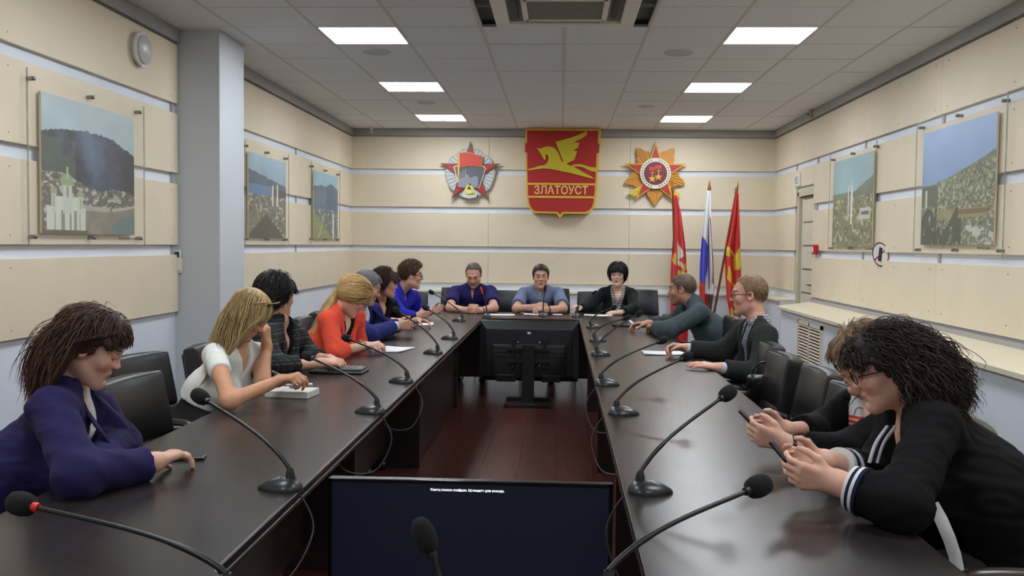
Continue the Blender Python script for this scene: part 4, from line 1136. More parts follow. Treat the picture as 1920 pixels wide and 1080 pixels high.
def surfnet(F, lo, h):
    n = F.shape; sg = F < 0
    C = [sg[i:n[0]-1+i, j:n[1]-1+j, k:n[2]-1+k] for i in (0, 1) for j in (0, 1) for k in (0, 1)]
    cnt = sum(c.astype(np.int8) for c in C)
    mk = (cnt > 0) & (cnt < 8)
    idx = np.full(mk.shape, -1, np.int64); cells = np.argwhere(mk); idx[mk] = np.arange(len(cells))
    if len(cells) == 0: return np.zeros((0, 3)), np.zeros((0, 4), int)
    off = np.array([(i, j, k) for i in (0, 1) for j in (0, 1) for k in (0, 1)])
    vals = np.stack([F[cells[:, 0]+o[0], cells[:, 1]+o[1], cells[:, 2]+o[2]] for o in off], 1)
    acc = np.zeros((len(cells), 3)); num = np.zeros(len(cells))
    for a in range(8):
        for b in range(a+1, 8):
            if np.abs(off[a]-off[b]).sum() != 1: continue
            va, vb = vals[:, a], vals[:, b]; m = (va < 0) != (vb < 0)
            t = va[m]/(va[m]-vb[m]); acc[m] += off[a]+t[:, None]*(off[b]-off[a]); num[m] += 1
    V = lo+h*(cells+acc/num[:, None])
    Q = []
    for axis in range(3):
        u, v = [(1, 2), (2, 0), (0, 1)][axis]
        a = [slice(None)]*3; b = [slice(None)]*3
        a[axis] = slice(0, n[axis]-1); b[axis] = slice(1, n[axis])
        ed = sg[tuple(a)] != sg[tuple(b)]
        e = np.argwhere(ed); e = e[(e[:, u] > 0) & (e[:, v] > 0) & (e[:, u] < n[u]-1) & (e[:, v] < n[v]-1)]
        if len(e) == 0: continue
        du = np.zeros(3, int); du[u] = 1; dv = np.zeros(3, int); dv[v] = 1
        q = np.stack([idx[tuple((e-du-dv).T)], idx[tuple((e-dv).T)], idx[tuple(e.T)], idx[tuple((e-du).T)]], 1)
        fl = ~sg[e[:, 0], e[:, 1], e[:, 2]]
        q[fl] = q[fl][:, ::-1]
        Q.append(q)
    Q = np.concatenate(Q); Q = Q[(Q >= 0).all(1)]
    return V, Q
def relax(V, Q, n=1):
    for _ in range(n):
        A = np.zeros_like(V); c = np.zeros(len(V))
        for i, j in ((0, 1), (1, 2), (2, 3), (3, 0)):
            np.add.at(A, Q[:, i], V[Q[:, j]]); np.add.at(A, Q[:, j], V[Q[:, i]]); np.add.at(c, Q[:, i], 1); np.add.at(c, Q[:, j], 1)
        g = c > 0; V = V.copy(); V[g] = V[g]*.5+.5*A[g]/c[g][:, None]
    return V
def np_obj(name, V, Q, m, parent, origin, col=None, smooth=True):
    V = np.asarray(V, float)-np.array(origin)
    me = bpy.data.meshes.new(name)
    me.vertices.add(len(V)); me.vertices.foreach_set('co', V.astype(np.float32).ravel())
    k = Q.shape[1]
    me.loops.add(Q.size); me.loops.foreach_set('vertex_index', Q.astype(np.int32).ravel())
    me.polygons.add(len(Q)); me.polygons.foreach_set('loop_start', np.arange(0, Q.size, k, dtype=np.int32))
    me.update(calc_edges=True); me.validate()
    if smooth: me.shade_smooth()
    if col is not None:
        a = me.color_attributes.new('Col', 'FLOAT_COLOR', 'POINT')
        a.data.foreach_set('color', np.hstack([col, np.ones((len(col), 1))]).astype(np.float32).ravel())
    me.materials.append(m)
    o = bpy.data.objects.new(name, me); link(o, parent); return o
def wrinkle(amp, fr, seed):
    rs = np.random.RandomState(seed); ks = rs.normal(size=(6, 3))*fr; ph = rs.uniform(0, 6.28, 6)
    def f(X, Y, Z, F):
        # only near the surface is needed; cheap sines warped by one another
        w = np.sin(X*ks[0, 0]+Y*ks[0, 1]+Z*ks[0, 2]+ph[0])+np.sin(X*ks[3, 0]*.6+Y*ks[3, 1]*.6+Z*ks[3, 2]*.6+ph[3])
        s = np.sin(X*ks[1, 0]+Y*ks[1, 1]+Z*ks[1, 2]*1.3+ph[1]+1.8*w)
        m = .5+.5*np.sin(X*ks[4, 0]*.5+Y*ks[4, 1]*.5+Z*ks[4, 2]*.5+ph[4]+w)
        return F+amp*m*(1-np.abs(s))*-1.3+amp*.4*w
    return f

skinm = mat('skin', (220, 170, 140), .5, vcol='Col', spec=.35, noise=(60, .04))
hairm = mat('hair', (60, 40, 30), .55, vcol='Col', spec=.35)
glassm = mat('spectacle_frame', (24, 22, 24), .3); lensm = mat('lens', (235, 240, 245), .05, alpha=.12)
shoem = mat('shoe_black', (18, 17, 17), .35)

FING = [(.030, .086, .95), (.0105, .090, 1.06), (-.0095, .086, .98), (-.028, .077, .78)]
POSES = {'flat': ((.12, .2, .15),)*4, 'relax': ((.3, .5, .35), (.38, .6, .4), (.45, .7, .4), (.5, .7, .4)), 'curl': ((.6, .95, .6), (.7, 1.05, .6), (.8, 1.1, .6), (.85, 1.1, .6)),
         'fist': ((1.15, 1.45, .9),)*4, 'phone': ((.55, .75, .5), (.6, .85, .5), (.65, .9, .5), (.7, .9, .5)), 'pen': ((.7, .85, .35), (.85, 1.1, .5), (1.0, 1.3, .7), (1.1, 1.35, .8)), 'clasp': ((.75, .9, .4), (.8, .95, .45), (.85, 1., .45), (.9, 1., .45)),
         'point': ((.25, .35, .2), (.7, .9, .5), (.9, 1.1, .6), (1., 1.2, .7))}
def hand(F, W, D, N, right, pose, s=1.0, thumb=.35):
    D = N3(D); N = N3(N-D*np.dot(N, D)); T = np.cross(D, N)*(1 if right else -1)
    P = POSES[pose]
    for i, (o, l, fs) in enumerate(FING):
        K = W+D*l*s+T*o*s
        F.rc(W+T*o*.45*s, K, .0165*s, .0125*s, k=.014)
        a = 0; p = K; r = .0098-.0008*(i == 3)
        for j, (sl, rr) in enumerate(((.043, .0085), (.027, .0078), (.022, .0066))):
            a += P[i][j]; d = D*math.cos(a)+N*math.sin(a)+T*o*2.2*(math.cos(a)); d = N3(d)
            q = p+d*sl*fs*s; F.rc(p, q, r*s, rr*s, k=.004 if j else .008); p = q; r = rr
    TB = W+T*.020*s+D*.018*s+N*.006*s
    d1 = N3(T*.75+D*.75+N*thumb); q = TB+d1*.045*s
    F.rc(TB, q, .0165*s, .0125*s, k=.014)
    d2 = N3(T*.25+D*.9+N*(thumb+.25)); q2 = q+d2*.034*s; F.rc(q, q2, .0115*s, .0095*s, k=.005)
    d3 = N3(T*-.05+D*.95+N*(thumb+.3)); F.rc(q2, q2+d3*.026*s, .0095*s, .0075*s, k=.004)
    return W+D*.09*s

class Head:
    def __init__(s, C, yaw, pitch=0, roll=0, sc=1.0):
        y, p = math.radians(yaw), math.radians(pitch)
        f = V3(math.cos(y)*math.cos(p), math.sin(y)*math.cos(p), -math.sin(p))
        hx = N3(np.cross(f, (0, 0, 1))); hz = np.cross(hx, f)
        r = math.radians(roll); hx, hz = hx*math.cos(r)+hz*math.sin(r), hz*math.cos(r)-hx*math.sin(r)
        s.C = np.array(C, float); s.B = np.stack([hx, f, hz]); s.sc = sc
    def w(s, p): return s.C+(np.asarray(p, float)*s.sc) @ s.B
    def l(s, p): return ((np.asarray(p, float)-s.C) @ s.B.T)/s.sc
    def dl(s, d): return np.asarray(d, float) @ s.B.T

def head_field(H, neck_w, female, fat=1.0, neck_r=.055):
    F = Field()
    F.el((0, -.012, .036), (.076, .096, .084), k=.02)
    F.el((0, .026, -.035), (.056*fat, .064, .082), k=.03)
    j = .9 if female else 1.0
    F.rc((-.045*fat*j, -.002, -.058), (-.013, .066, -.1), .018*fat, .015, k=.028); F.rc((.045*fat*j, -.002, -.058), (.013, .066, -.1), .018*fat, .015, k=.028)
    F.el((0, .072, -.1), (.02, .017, .017), k=.02)
    F.el((0, .06, -.068), (.032, .027, .036), k=.02)
    for sx in (-1, 1):
        F.el((sx*.04, .062, -.02), (.021*fat, .02, .021), k=.026)
    F.rc((-.034, .083, .028), (.034, .083, .028), .0095 if female else .012, .0095 if female else .012, k=.02)
    for sx in (-1, 1): F.el((sx*.032, .099, .008), (.018, .016, .0125), k=.016, op='s')
    for sx in (-1, 1):
        F.el((sx*.0315, .078, .007), (.0145, .0125, .0115), k=.004)
        F.rc((sx*.018, .086, .0155), (sx*.044, .079, .0145), .0048, .0048, k=.005)
    nz = .92 if female else 1.0
    F.rc((0, .084, .02), (0, .1*nz+.004, -.018), .0062, .0085, k=.012); F.el((0, .1065*nz+.003, -.0215), (.0098, .009, .008), k=.008)
    for sx in (-1, 1): F.el((sx*.0118, .097, -.0255), (.0068, .009, .006), k=.008)
    F.rc((-.018, .0855, -.0545), (.018, .0855, -.0545), .0042, .0042, k=.008); F.rc((-.007, .089, -.0535), (.007, .089, -.0535), .0045, .0045, k=.008)
    F.rc((-.012, .0855, -.0655), (.012, .0855, -.0655), .0055, .0055, k=.009)
    F.rc((-.021, .0935, -.0592), (.021, .0935, -.0592), .0016, .0016, k=.004, op='s')
    F.rc((-.014, .089, -.078), (.014, .089, -.078), .004, .004, k=.012, op='s')
    for sx in (-1, 1):
        F.el((sx*.077, -.008, .0), (.0085, .02, .033), k=.008); F.el((sx*.083, -.002, .003), (.008, .011, .02), k=.006, op='s')
    n = H.l(neck_w)
    F.rc((0, -.022, -.055), n, neck_r, neck_r*1.06, k=.03)
    return F
def head_colour(L, skin, lips, brow, eye_open, female, beard=None):
    n = len(L); x, y, z = L[:, 0], L[:, 1], L[:, 2]; ax_ = np.abs(x)
    C = np.zeros((n, 3))+np.array(skin, float)
    def g(cx, cy, cz, r): return np.exp(-((ax_-cx)**2+(y-cy)**2+(z-cz)**2)/r**2)
    red = np.array(skin)*np.array((1.03, .80, .78))
    for m in (g(.044, .07, -.025, .03)*.3, g(0, .108, -.022, .014)*.35, g(.08, -.005, 0, .03)*.5):
        C = C*(1-m[:, None])+red*m[:, None]
    if beard is not None:
        m = np.clip((-.035-z)/.02, 0, 1)*np.clip((y+.01)/.03, 0, 1)*.55; C = C*(1-m[:, None])+np.array(beard)*m[:, None]
    lipm = (ax_ < .022) & (z > -.0695+.42*ax_*ax_/.022) & (z < -.0508-.38*ax_*ax_/.022) & (y > .07); C[lipm] = np.array(lips)*.75+np.array(skin)*.25 if female else np.array(lips)*.4+np.array(skin)*.6*np.array((.96, .84, .82))
    C[(ax_ < .0215) & (np.abs(z+.0592+.0012*(ax_/.02)**2) < .0013) & (y > .07)] = np.array(lips)*.5
    br = (ax_ > .014) & (ax_ < .05) & (np.abs(z-.0315-.003*np.sin((ax_-.014)/.036*2.9)) < (.0032 if female else .0045)) & (y > .05); C[br] = np.array(brow)
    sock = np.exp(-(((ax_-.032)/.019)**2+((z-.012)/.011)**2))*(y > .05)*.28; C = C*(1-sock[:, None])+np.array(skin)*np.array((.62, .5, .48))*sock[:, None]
    ez = .0065
    if eye_open > .05:
        e = (((ax_-.0315)/.0125)**2+((z-ez)/(.0052*eye_open))**2 < 1) & (y > .06); C[e] = (214, 208, 202)
        ir = e & (((ax_-.0315)**2+(z-ez)**2) < .0056**2); C[ir] = (52, 44, 40)
    lash = (np.abs(z-(ez+.0052*eye_open-((ax_-.0315)/.0135)**2*.004-.001)) < .0015) & (np.abs(ax_-.0315) < .0145) & (y > .06); C[lash] = np.array(brow)*.45
    return C

# ---- hair
HE = (np.array((0, -.012, .036)), np.array((.076, .096, .084)))
def hair_cap(H, t, hl, seed, bumps=.004, freq=70, extra=None, cut2=None):
    """hl: list of (y,z) hairline points seen from the side, hair keeps above it"""
    F = Field(); F.el(HE[0]+np.array((0, -.004, .004)), HE[1]+t, k=.01)
    if extra: extra(F)
    ys = np.array([p[0] for p in hl]); zs = np.array([p[1] for p in hl])
    rs = np.random.RandomState(seed); ph = rs.uniform(0, 6, 4)
    def f(X, Y, Z, Fv):
        zl = np.interp(np.broadcast_to(Y, (1, Y.shape[1], 1)), ys, zs)
        zl = zl+.012*np.clip((np.abs(X)-.035)/.03, 0, 1)*(Y > .04)*-1
        b = bumps*(np.sin(X*freq+ph[0]+2*np.sin(Y*freq*.3))*np.sin(Y*freq*.35+ph[1])+.6*np.sin((X*.8+Z*.4)*freq*1.7+ph[2]+Y*20))
        return np.maximum(Fv+b, (zl-Z)*.75)
    F.fn(f)
    return F
HL_M = [(-.12, -.07), (-.07, -.075), (-.045, -.04), (-.03, .0), (-.005, .022), (.012, .0), (.024, .0), (.034, .045), (.065, .075), (.12, .078)]
HL_W = [(-.12, -.085), (-.06, -.085), (-.03, -.05), (-.012, -.02), (.012, -.015), (.03, .02), (.055, .06), (.075, .072), (.12, .075)]
HL_BALD = [(-.12, -.07), (-.07, -.075), (-.045, -.04), (-.03, .0), (-.005, .02), (.012, .0), (.02, .03), (.03, .085), (.05, .105), (.12, .12)]
def grow_paths(H, D, length, flow, n=10, lift=.016, gravity=.5, stiff=.6, jitter=.12, curl=0, wl=.06, rs=None, start=.35, yl=None):
    """strand paths in the head's frame: roots in directions D, all grown together; flow(P, t) -> (m,3)"""
    m = len(D); D = D/np.linalg.norm(D, axis=1)[:, None]
    g = H.dl((0, 0, -1)); lift = np.broadcast_to(np.asarray(lift, float), (m,)); length = np.broadcast_to(np.asarray(length, float), (m,))
    P = HE[0]+D*(HE[1]+start*lift[:, None]); dr = None; out = []
    st = (length/n)[:, None]; ph = rs.uniform(0, 6.28, (m, 1)); jv = rs.normal(size=(m, 3))*jitter; wl_ = wl*rs.uniform(.75, 1.3, (m, 1))
    fc, fr = np.array((0, .022, -.035)), np.array((.064, .07, .095))
    for i in range(n+1):
        t = i/n
        off = 0
        if curl:
            a = ph+2*PI*(i*st)/wl_; off = curl*min(1, t*2)*np.concatenate([np.cos(a), np.sin(a), .6*np.cos(a*1.3)], 1)
        out.append(P+off)
        f = flow(P, t)+g*gravity*(.4+1.2*t)+jv*(1-t*.5)
        f = f/(np.linalg.norm(f, axis=1)[:, None]+1e-9)
        dr = f if dr is None else dr*stiff+f*(1-stiff)
        dr = dr/(np.linalg.norm(dr, axis=1)[:, None]+1e-9)
        P = P+dr*st
        for c, rr in ((HE[0], HE[1]), (fc, fr)):
            R = rr+(lift*(.5+.7*min(1, t*2)))[:, None] if c is HE[0] else rr+.004
            q = (P-c)/R; qn = np.linalg.norm(q, axis=1)
            w_ = qn < 1
            P[w_] = c+(P[w_]-c)/np.maximum(qn[w_], 1e-6)[:, None]
        if yl is not None: P[:, 1] = np.minimum(P[:, 1], yl+np.maximum(0, P[:, 2]-.02)*1.4)
    return np.stack(out, 1)
def strand_mesh(H, paths, r, cols, parent, origin, name='hair_strands', sides=3, tip=.15):
    """thin tapering strands along the given paths (head frame)"""
    W = H.w(paths.reshape(-1, 3)).reshape(paths.shape); m, k, _ = W.shape
    tan = np.gradient(W, axis=1); tan /= np.linalg.norm(tan, axis=2)[..., None]+1e-9
    out = W-H.w(HE[0]); out = out-tan*(out*tan).sum(2)[..., None]; out /= np.linalg.norm(out, axis=2)[..., None]+1e-9
    bi = np.cross(tan, out); t = np.linspace(0, 1, k)
    pr = np.minimum(1, .5+3*t)*np.where(t < .6, 1, 1-(1-tip)*((t-.6)/.4)**1.5)
    R = np.asarray(r)[:, None]*pr[None, :]
    vs = []
    for s_ in range(sides):
        a = 2*PI*s_/sides; vs.append(W+(out*math.cos(a)*.6+bi*math.sin(a))*R[..., None])
    V = np.stack(vs, 2).reshape(-1, 3)
    base = (np.arange(m)*k*sides)[:, None, None]+(np.arange(k-1)*sides)[None, :, None]+np.arange(sides)[None, None, :]
    nx = (np.arange(m)*k*sides)[:, None, None]+(np.arange(k-1)*sides)[None, :, None]+((np.arange(sides)+1) % sides)[None, None, :]
    Q = np.stack([base, nx, nx+sides, base+sides], -1).reshape(-1, 4)
    return np_obj(name, V, Q, hairm, parent, origin, lin_arr(np.repeat(cols, k*sides, 0)))
def hair_mass(H, paths, r, cap, hl, col, parent, origin, res=.005, k=.018, name='hair', step=2, seed=0):
    """the body of the hair: a smooth volume round a few guide paths and the scalp"""
    F = Field()
    F.el(HE[0]+np.array((0, -.004, .004)), HE[1]+cap, k=.01)
    ys = np.array([p[0] for p in hl]); zs = np.array([p[1] for p in hl])
    F.fn(lambda X, Y, Z_, Fv: np.maximum(Fv, (np.interp(np.broadcast_to(Y, (1, Y.shape[1], 1)), ys, zs)-Z_+X*0)*.75))
    n = paths.shape[1]
    for p in paths:
        idx = list(range(0, n, step))
        if idx[-1] != n-1: idx.append(n-1)
        for a, b in zip(idx[:-1], idx[1:]):
            ra = r*(1 if a/n < .6 else 1-.55*(a/n-.6)/.4); rb = r*(1 if b/n < .6 else 1-.55*(b/n-.6)/.4)
            F.rc(p[a], p[b], ra, rb, k=k)
    lo, hi = F.bounds()
    V, Q = surfnet(*F.sample(lo, hi, res)); V = relax(V, Q, 1)
    nn = np.sin(V[:, 0]*260+2*np.sin(V[:, 2]*22+V[:, 1]*30))
    C = np.array(col, float)[None, :]*(1+.1*nn[:, None])
    return np_obj(name, H.w(V), Q, hairm, parent, origin, lin_arr(C))
def strand_cols(m, col, col2, p2, jit, rs):
    C = np.where(rs.rand(m, 1) > p2, np.array(col, float)[None, :], np.array(col2 if col2 is not None else col, float)[None, :])
    return C*(1+jit*rs.uniform(-1, 1, (m, 1)))

def spectacles(H, parent, origin, m=None, w_=.026, hgt=.017, up=.004, tint=None, z=.004, fwd=0):
    t = bpy.data.objects.new('spectacles', None); link(t, parent)
    M = lambda p: tuple(H.w(p)-np.array(origin))
    for sx in (-1, 1):
        pts = []
        for i in range(25):
            a = 2*PI*i/24; ca, sa = math.cos(a), math.sin(a)
            x = sx*.033+w_*math.copysign(abs(ca)**.7, ca); pts.append(M((x, .102+fwd-.25*(abs(x)-.02)**2*8, z+hgt*math.copysign(abs(sa)**.8, sa)*(.9 if sa < 0 else 1))))
        MB().tube(pts, .0019, 6).build('rim', m or glassm, t, smooth=True)
        c = M((sx*.033, .1015+fwd, z)); n = len(pts)-1
        MB().add([c]+pts[:-1], [(0, i+1, (i+1) % n+1) for i in range(n)]).build('lens', tint or lensm, t)
        MB().tube([M((sx*.059, .094+fwd, z+.008)), M((sx*.072, .06+fwd, z+.008)), M((sx*.082, -.005+fwd, z+.006)), M((sx*.079, -.025+fwd, z-.012))], .002, 6).build('temple', m or glassm, t, smooth=True)
    MB().tube([M((-.008, .104+fwd, z+.003)), M((0, .108+fwd, z+.006)), M((.008, .104+fwd, z+.003))], .0018, 6).build('bridge', m or glassm, t, smooth=True)
    return t

def vec(p): return np.array(p, float)
def person(label, H, J, look, hair=None, extras=None):
    """H head frame; J joints: P pelvis, N neck base, sL sR shoulders, eL eR elbows, wL wR wrists, hL hR = (D, N, pose[,thumb]) or None; look: colours and garment options"""
    P, NB = vec(J['P']), vec(J['N']); sL, sR, eL, eR, wL, wR = [vec(J[k]) for k in ('sL', 'sR', 'eL', 'eR', 'wL', 'wR')]
    g = look.get; fem = g('female', True); fat = g('fat', 1.0); arm = g('arm', 1.0)*(.9 if fem else 1.0); res = g('res', .009)
    origin = (P[0], P[1], 0.0)
    t = empty('person', origin, 0, label, 'person')
    SM = (sL+sR)/2; S = N3(sR-sL); U = N3(SM-P); S = N3(S-U*S.dot(U)); Ft = np.cross(U, S)
    # J right side checks: person's right is S, forward Ft
    FH = N3(V3(Ft[0], Ft[1], 0)) if np.hypot(Ft[0], Ft[1]) > .2 else N3(V3(*H.B[1][:2], 0))
    mid = P+(SM-P)*.48-Ft*g('slump', .02); wd = g('wide', 1.42)
    hw = np.linalg.norm(sR-sL)/2
    def torso(F, e, k=.05, low=True):
        st = (S, wd)
        if low: F.rc(P, P+U*.07, (.118 if fem else .112)*fat+e, .112*fat+e, k=k, st=st)
        F.rc(P+U*.05, mid, .108*fat+e, (.098 if fem else .108)*fat+e, k=k, st=st)
        F.rc(mid, SM-U*.075-Ft*.005, (.1 if fem else .11)*fat+e, .088*fat**.5+e, k=k, st=st)
        for s_ in (sL, sR): F.rc(SM-U*.035+(s_-SM)*.35, s_-U*.008, .06+e, .045*arm+e, k=k)
        for s_ in (sL, sR): F.rc(SM+(s_-SM)*.8+U*.005, NB+(s_-SM)*.12+U*.035, .03+e, .034+e*.5, k=k)
        if g('belly'): F.el(P+U*.14+Ft*.07, np.array((.14, .14, .14))*g('belly')+e, k=.08)
        if fem and g('bust', 1):
            for s_ in (-1, 1): F.el(SM-U*.16+Ft*(.075+.02*fat)+S*s_*.075, np.array((.068, .068, .07))*g('bust', 1)+e, k=.05)
    def arms(F, e, fL=1.0, fR=1.0, k=.03, loose=0, flare=0):
        """sleeve length f: 1 = elbow, 2 = wrist"""
        for s_, e_, w_, f_ in ((sL, eL, wL, fL), (sR, eR, wR, fR)):
            if f_ <= 0: continue
            if f_ <= 1:
                q = s_+(e_-s_)*f_; d = N3(e_-s_)
                F.rc(s_, s_+(e_-s_)*1.1, .046*arm+e, .042*arm+e+loose+flare, k=k, cap=[(q, d)])
            else:
                F.rc(s_, e_, .046*arm+e, .04*arm+e+loose, k=k)
                q = e_+(w_-e_)*(f_-1); d = N3(w_-e_)
                F.rc(e_, e_+(w_-e_)*1.12, .04*arm+e+loose, .028*arm+e+loose*.6+flare, k=k, cap=[(q, d)])
    hipL, hipR = P-S*.085*fat, P+S*.085*fat
    kz = .5; kn = {}
    for nm, h_, so in (('L', hipL, -1), ('R', hipR, 1)):
        k_ = h_+FH*.40+S*so*.03; k_[2] = kz+.01; a_ = k_+FH*g('feet', .03); a_[2] = .09; kn[nm] = (h_, k_, a_)
    def legs(F, e, k=.03):
        for nm in 'LR':
            h_, k_, a_ = kn[nm]; F.rc(h_, k_, .083*fat**.6+e, .058+e, k=k); F.rc(k_, a_, .056+e, .042+e*1.2, k=k)
    # ---- body: one skin, finely meshed at head and hands
    F = Field(); torso(F, -.006); arms(F, 0, 2, 2); legs(F, -.006)
    nr = g('neck', .047 if fem else .057)
    nt = H.w((0, -.022, -.06)); F.rc(NB-U*.03, nt, nr*1.06, nr, k=.03)
    V, Q = F.mesh(.012); parts = [(V, Q, None)]
    hf = head_field(H, NB-U*.02, fem, g('face', 1.0), nr/H.sc)
    hres = g('hres', .0042)
    hv, hq = surfnet(*hf.sample(np.array((-.1, -.125, -.2)), np.array((.1, .14, .135)), hres))
    hc = head_colour(hv, g('skin'), g('lips', (176, 100, 92)), g('brow', (70, 52, 42)), g('eye', .8), fem, g('beard'))
    parts.append((H.w(hv), hq, hc))
    for sd, e_, w_ in (('L', eL, wL), ('R', eR, wR)):
        hs = J.get('h'+sd)
        if not hs: continue
        D = N3(hs[0]); F2 = Field(); hsc = g('hand', .93 if fem else 1.02)
        hand(F2, w_+D*.012, D, vec(hs[1]), sd == 'R', hs[2], hsc, hs[3] if len(hs) > 3 else .35)
        F2.rc(e_+(w_-e_)*.55, w_, (.04+(.028-.04)*.55)*arm, .028*arm, k=.015); F2.rc(w_, w_+D*.02, .026*arm, .023*arm, k=.02)
        lo, hi = F2.bounds(); parts.append((*surfnet(*F2.sample(lo, hi, g('fres', .0042))), None))
    Vs, Qs, Cs = [], [], []; n = 0
    for v, q, c in parts:
        Vs.append(v); Qs.append(q+n); n += len(v)
        Cs.append(np.zeros((len(v), 3))+np.array(g('skin'), float) if c is None else c)
    np_obj('body', np.concatenate(Vs), np.concatenate(Qs), skinm, t, origin, lin_arr(np.concatenate(Cs)))
    # ---- clothes
    def vcut(depth, slope, w0=.0):
        A = SM+Ft*.0
        def f(X, Y, Z, Fv):
            s_ = (X-A[0])*S[0]+(Y-A[1])*S[1]+(Z-A[2])*S[2]; u_ = (X-A[0])*U[0]+(Y-A[1])*U[1]+(Z-A[2])*U[2]; f_ = (X-A[0])*Ft[0]+(Y-A[1])*Ft[1]+(Z-A[2])*Ft[2]
            d = np.maximum((np.abs(s_)-w0-slope*np.minimum(u_+depth, depth+.05))*.85, -f_-.10*np.clip((u_+.05)/.07, 0, 1))
            return np.maximum(Fv, -d)
        return f
    def neckhole(r, up=.03):
        a = NB-U*.03; b = NB+(nt-NB)*1.1
        def add(F): F.rc(a+Ft*.01, b, r, r, k=.008, op='s')
        return add
    for G in g('tops', []):
        F = Field(); e = G.get('e', .012)
        torso(F, e, k=.055, low=True)
        if G.get('skirt', .06):
            F.rc(P-U*.0, P-V3(0, 0, G.get('skirt', .06)), .12*fat+e, .125*fat+e, k=.04, st=(S, wd))
        if G.get('collar'):
            F.rc(NB-U*.02, NB+(nt-NB)*G['collar'], nr+.024, nr+.013, k=.02, cap=[(NB+(nt-NB)*G['collar'], N3(nt-NB))])
        for xf in G.get('add', []): xf(F)
        neckhole(G.get('hole', nr+.006))(F)
        if G.get('v'): F.fn(vcut(*G['v']))
        arms(F, G.get('se', e), G.get('sl', 2), G.get('sr', G.get('sl', 2)), loose=G.get('loose', .004), flare=G.get('flare', .0))
        if G.get('hem') is not None:
            hp = P+U*G['hem']; F.fn(lambda X, Y, Z, Fv: np.maximum(Fv, -((X-hp[0])*U[0]+(Y-hp[1])*U[1]+(Z-hp[2])*U[2])))
        F.fn(wrinkle(G.get('wr', .0035), G.get('wf', 26), G.get('seed', len(label))))
        V, Q = F.mesh(G.get('res', res)); V = relax(V, Q, 1)
        np_obj(G['name'], V, Q, G['mat'], t, origin)
        if G.get('lapel'):
            dep, slo = G['v'][0], G['v'][1]; w0 = G['v'][2] if len(G['v']) > 2 else 0
            L = V-SM; ls, lu, lf = L @ S, L @ U, L @ Ft
            for sd in (-1, 1):
                rows = []
                for u_ in np.linspace(.055, -dep-.02, 12):
                    ed = w0+slo*max(0, min(u_+dep, dep+.05)); tt = (.055-u_)/(dep+.075); wdt = G['lapel']*(.55+.6*min(1, tt*2.2) if tt < .45 else 1.15*(1-(tt-.45)/.55)**.8+.02)
                    row = []
                    for q in (0, .5, 1.0):
                        s_ = sd*(ed+.002+wdt*q); m = (np.abs(ls-s_) < .016) & (np.abs(lu-u_) < .016) & (lf > -.09)
                        if m.sum() < 2: row = None; break
                        row.append(SM+S*s_+U*u_+Ft*(np.percentile(lf[m], 75)+.006-.002*q))
                    if row: rows.append(row)
                if len(rows) < 4: continue
                R_ = np.array(rows); R_[1:-1] = .25*R_[:-2]+.5*R_[1:-1]+.25*R_[2:]
                vv = R_.reshape(-1, 3); qq = [(i*3+j, i*3+j+1, i*3+j+4, i*3+j+3) for i in range(len(R_)-1) for j in (0, 1)]
                o = np_obj('lapel', vv, np.array(qq), G['mat'], t, origin); md = o.modifiers.new('thick', 'SOLIDIFY'); md.thickness = .006; md.offset = 0
    F = Field(); legs(F, .008, .04); F.rc(P-U*.01, P+U*(.12 if g('waist') else .03), .118*fat+.005, .11*fat+.004, k=.04, st=(S, wd))
    V, Q = F.mesh(.014); np_obj('trousers' if not g('skirt') else 'skirt', V, Q, g('pants', mat('trousers_dark', (26, 26, 30), .8)), t, origin)
    for nm in 'LR':
        a_ = kn[nm][2]; F = Field(); F.rc(a_*V3(1, 1, 0)+V3(0, 0, .045)-FH*.03, a_*V3(1, 1, 0)+V3(0, 0, .035)+FH*.16, .042, .034, k=.02); F.rc(a_*V3(1, 1, 0)+V3(0, 0, .045), a_+V3(0, 0, .0), .045, .045, k=.03)
        F.fn(lambda X, Y, Z, Fv: np.maximum(Fv, .004-Z+X*0+Y*0))
        V, Q = F.mesh(.012); np_obj('shoe', V, Q, shoem, t, origin)
    info = dict(t=t, o=origin, S=S, U=U, Ft=Ft, SM=SM, NB=NB, P=P, nt=nt, nr=nr, FH=FH, arm=arm)
    if hair: hair(H, t, origin)
    if extras: extras(info)
    return t
def cap_hair(t_, hl, col, seed=1, bumps=.003, freq=80, jit=.12, res=.004, extra=None, name='hair', n=2600, slen=.02, sr=.0013):
    def f(H, parent, origin):
        F = hair_cap(H, t_*.75, hl, seed, bumps*.5, freq, extra)
        V, Q = surfnet(*F.sample(np.array((-.16, -.19, -.16)), np.array((.16, .17, .19)), res))
        rs = np.random.RandomState(seed)
        C = np.array(col, float)[None, :]*np.ones((len(V), 1))
        np_obj(name, H.w(V), Q, hairm, parent, origin, lin_arr(C))
        d = sphere_dirs(n, rs); d /= np.linalg.norm(d, axis=1)[:, None]; p = HE[0]+d*HE[1]
        d = d[p[:, 2] > np.interp(p[:, 1], [q[0] for q in hl], [q[1] for q in hl])+.002]
        def flow(P, t):
            nm = (P-HE[0])/HE[1]**2; nm /= np.linalg.norm(nm, axis=1)[:, None]
            return np.concatenate([P[:, :1]*3, np.where(P[:, 1:2] > .03, .35, -.55), np.where(P[:, 2:] > .08, -.05, -.7)], 1)-nm*.25
        s_ = grow_paths(H, d, slen*rs.uniform(.7, 1.1, len(d)), flow, 4, t_*1.1, .05, .5, .12, 0, .05, rs, start=.6)
        strand_mesh(H, s_, sr*rs.uniform(.7, 1.2, len(d)), strand_cols(len(d), col, [c*1.25 for c in col], .3, jit+.1, rs), parent, origin)
    return f
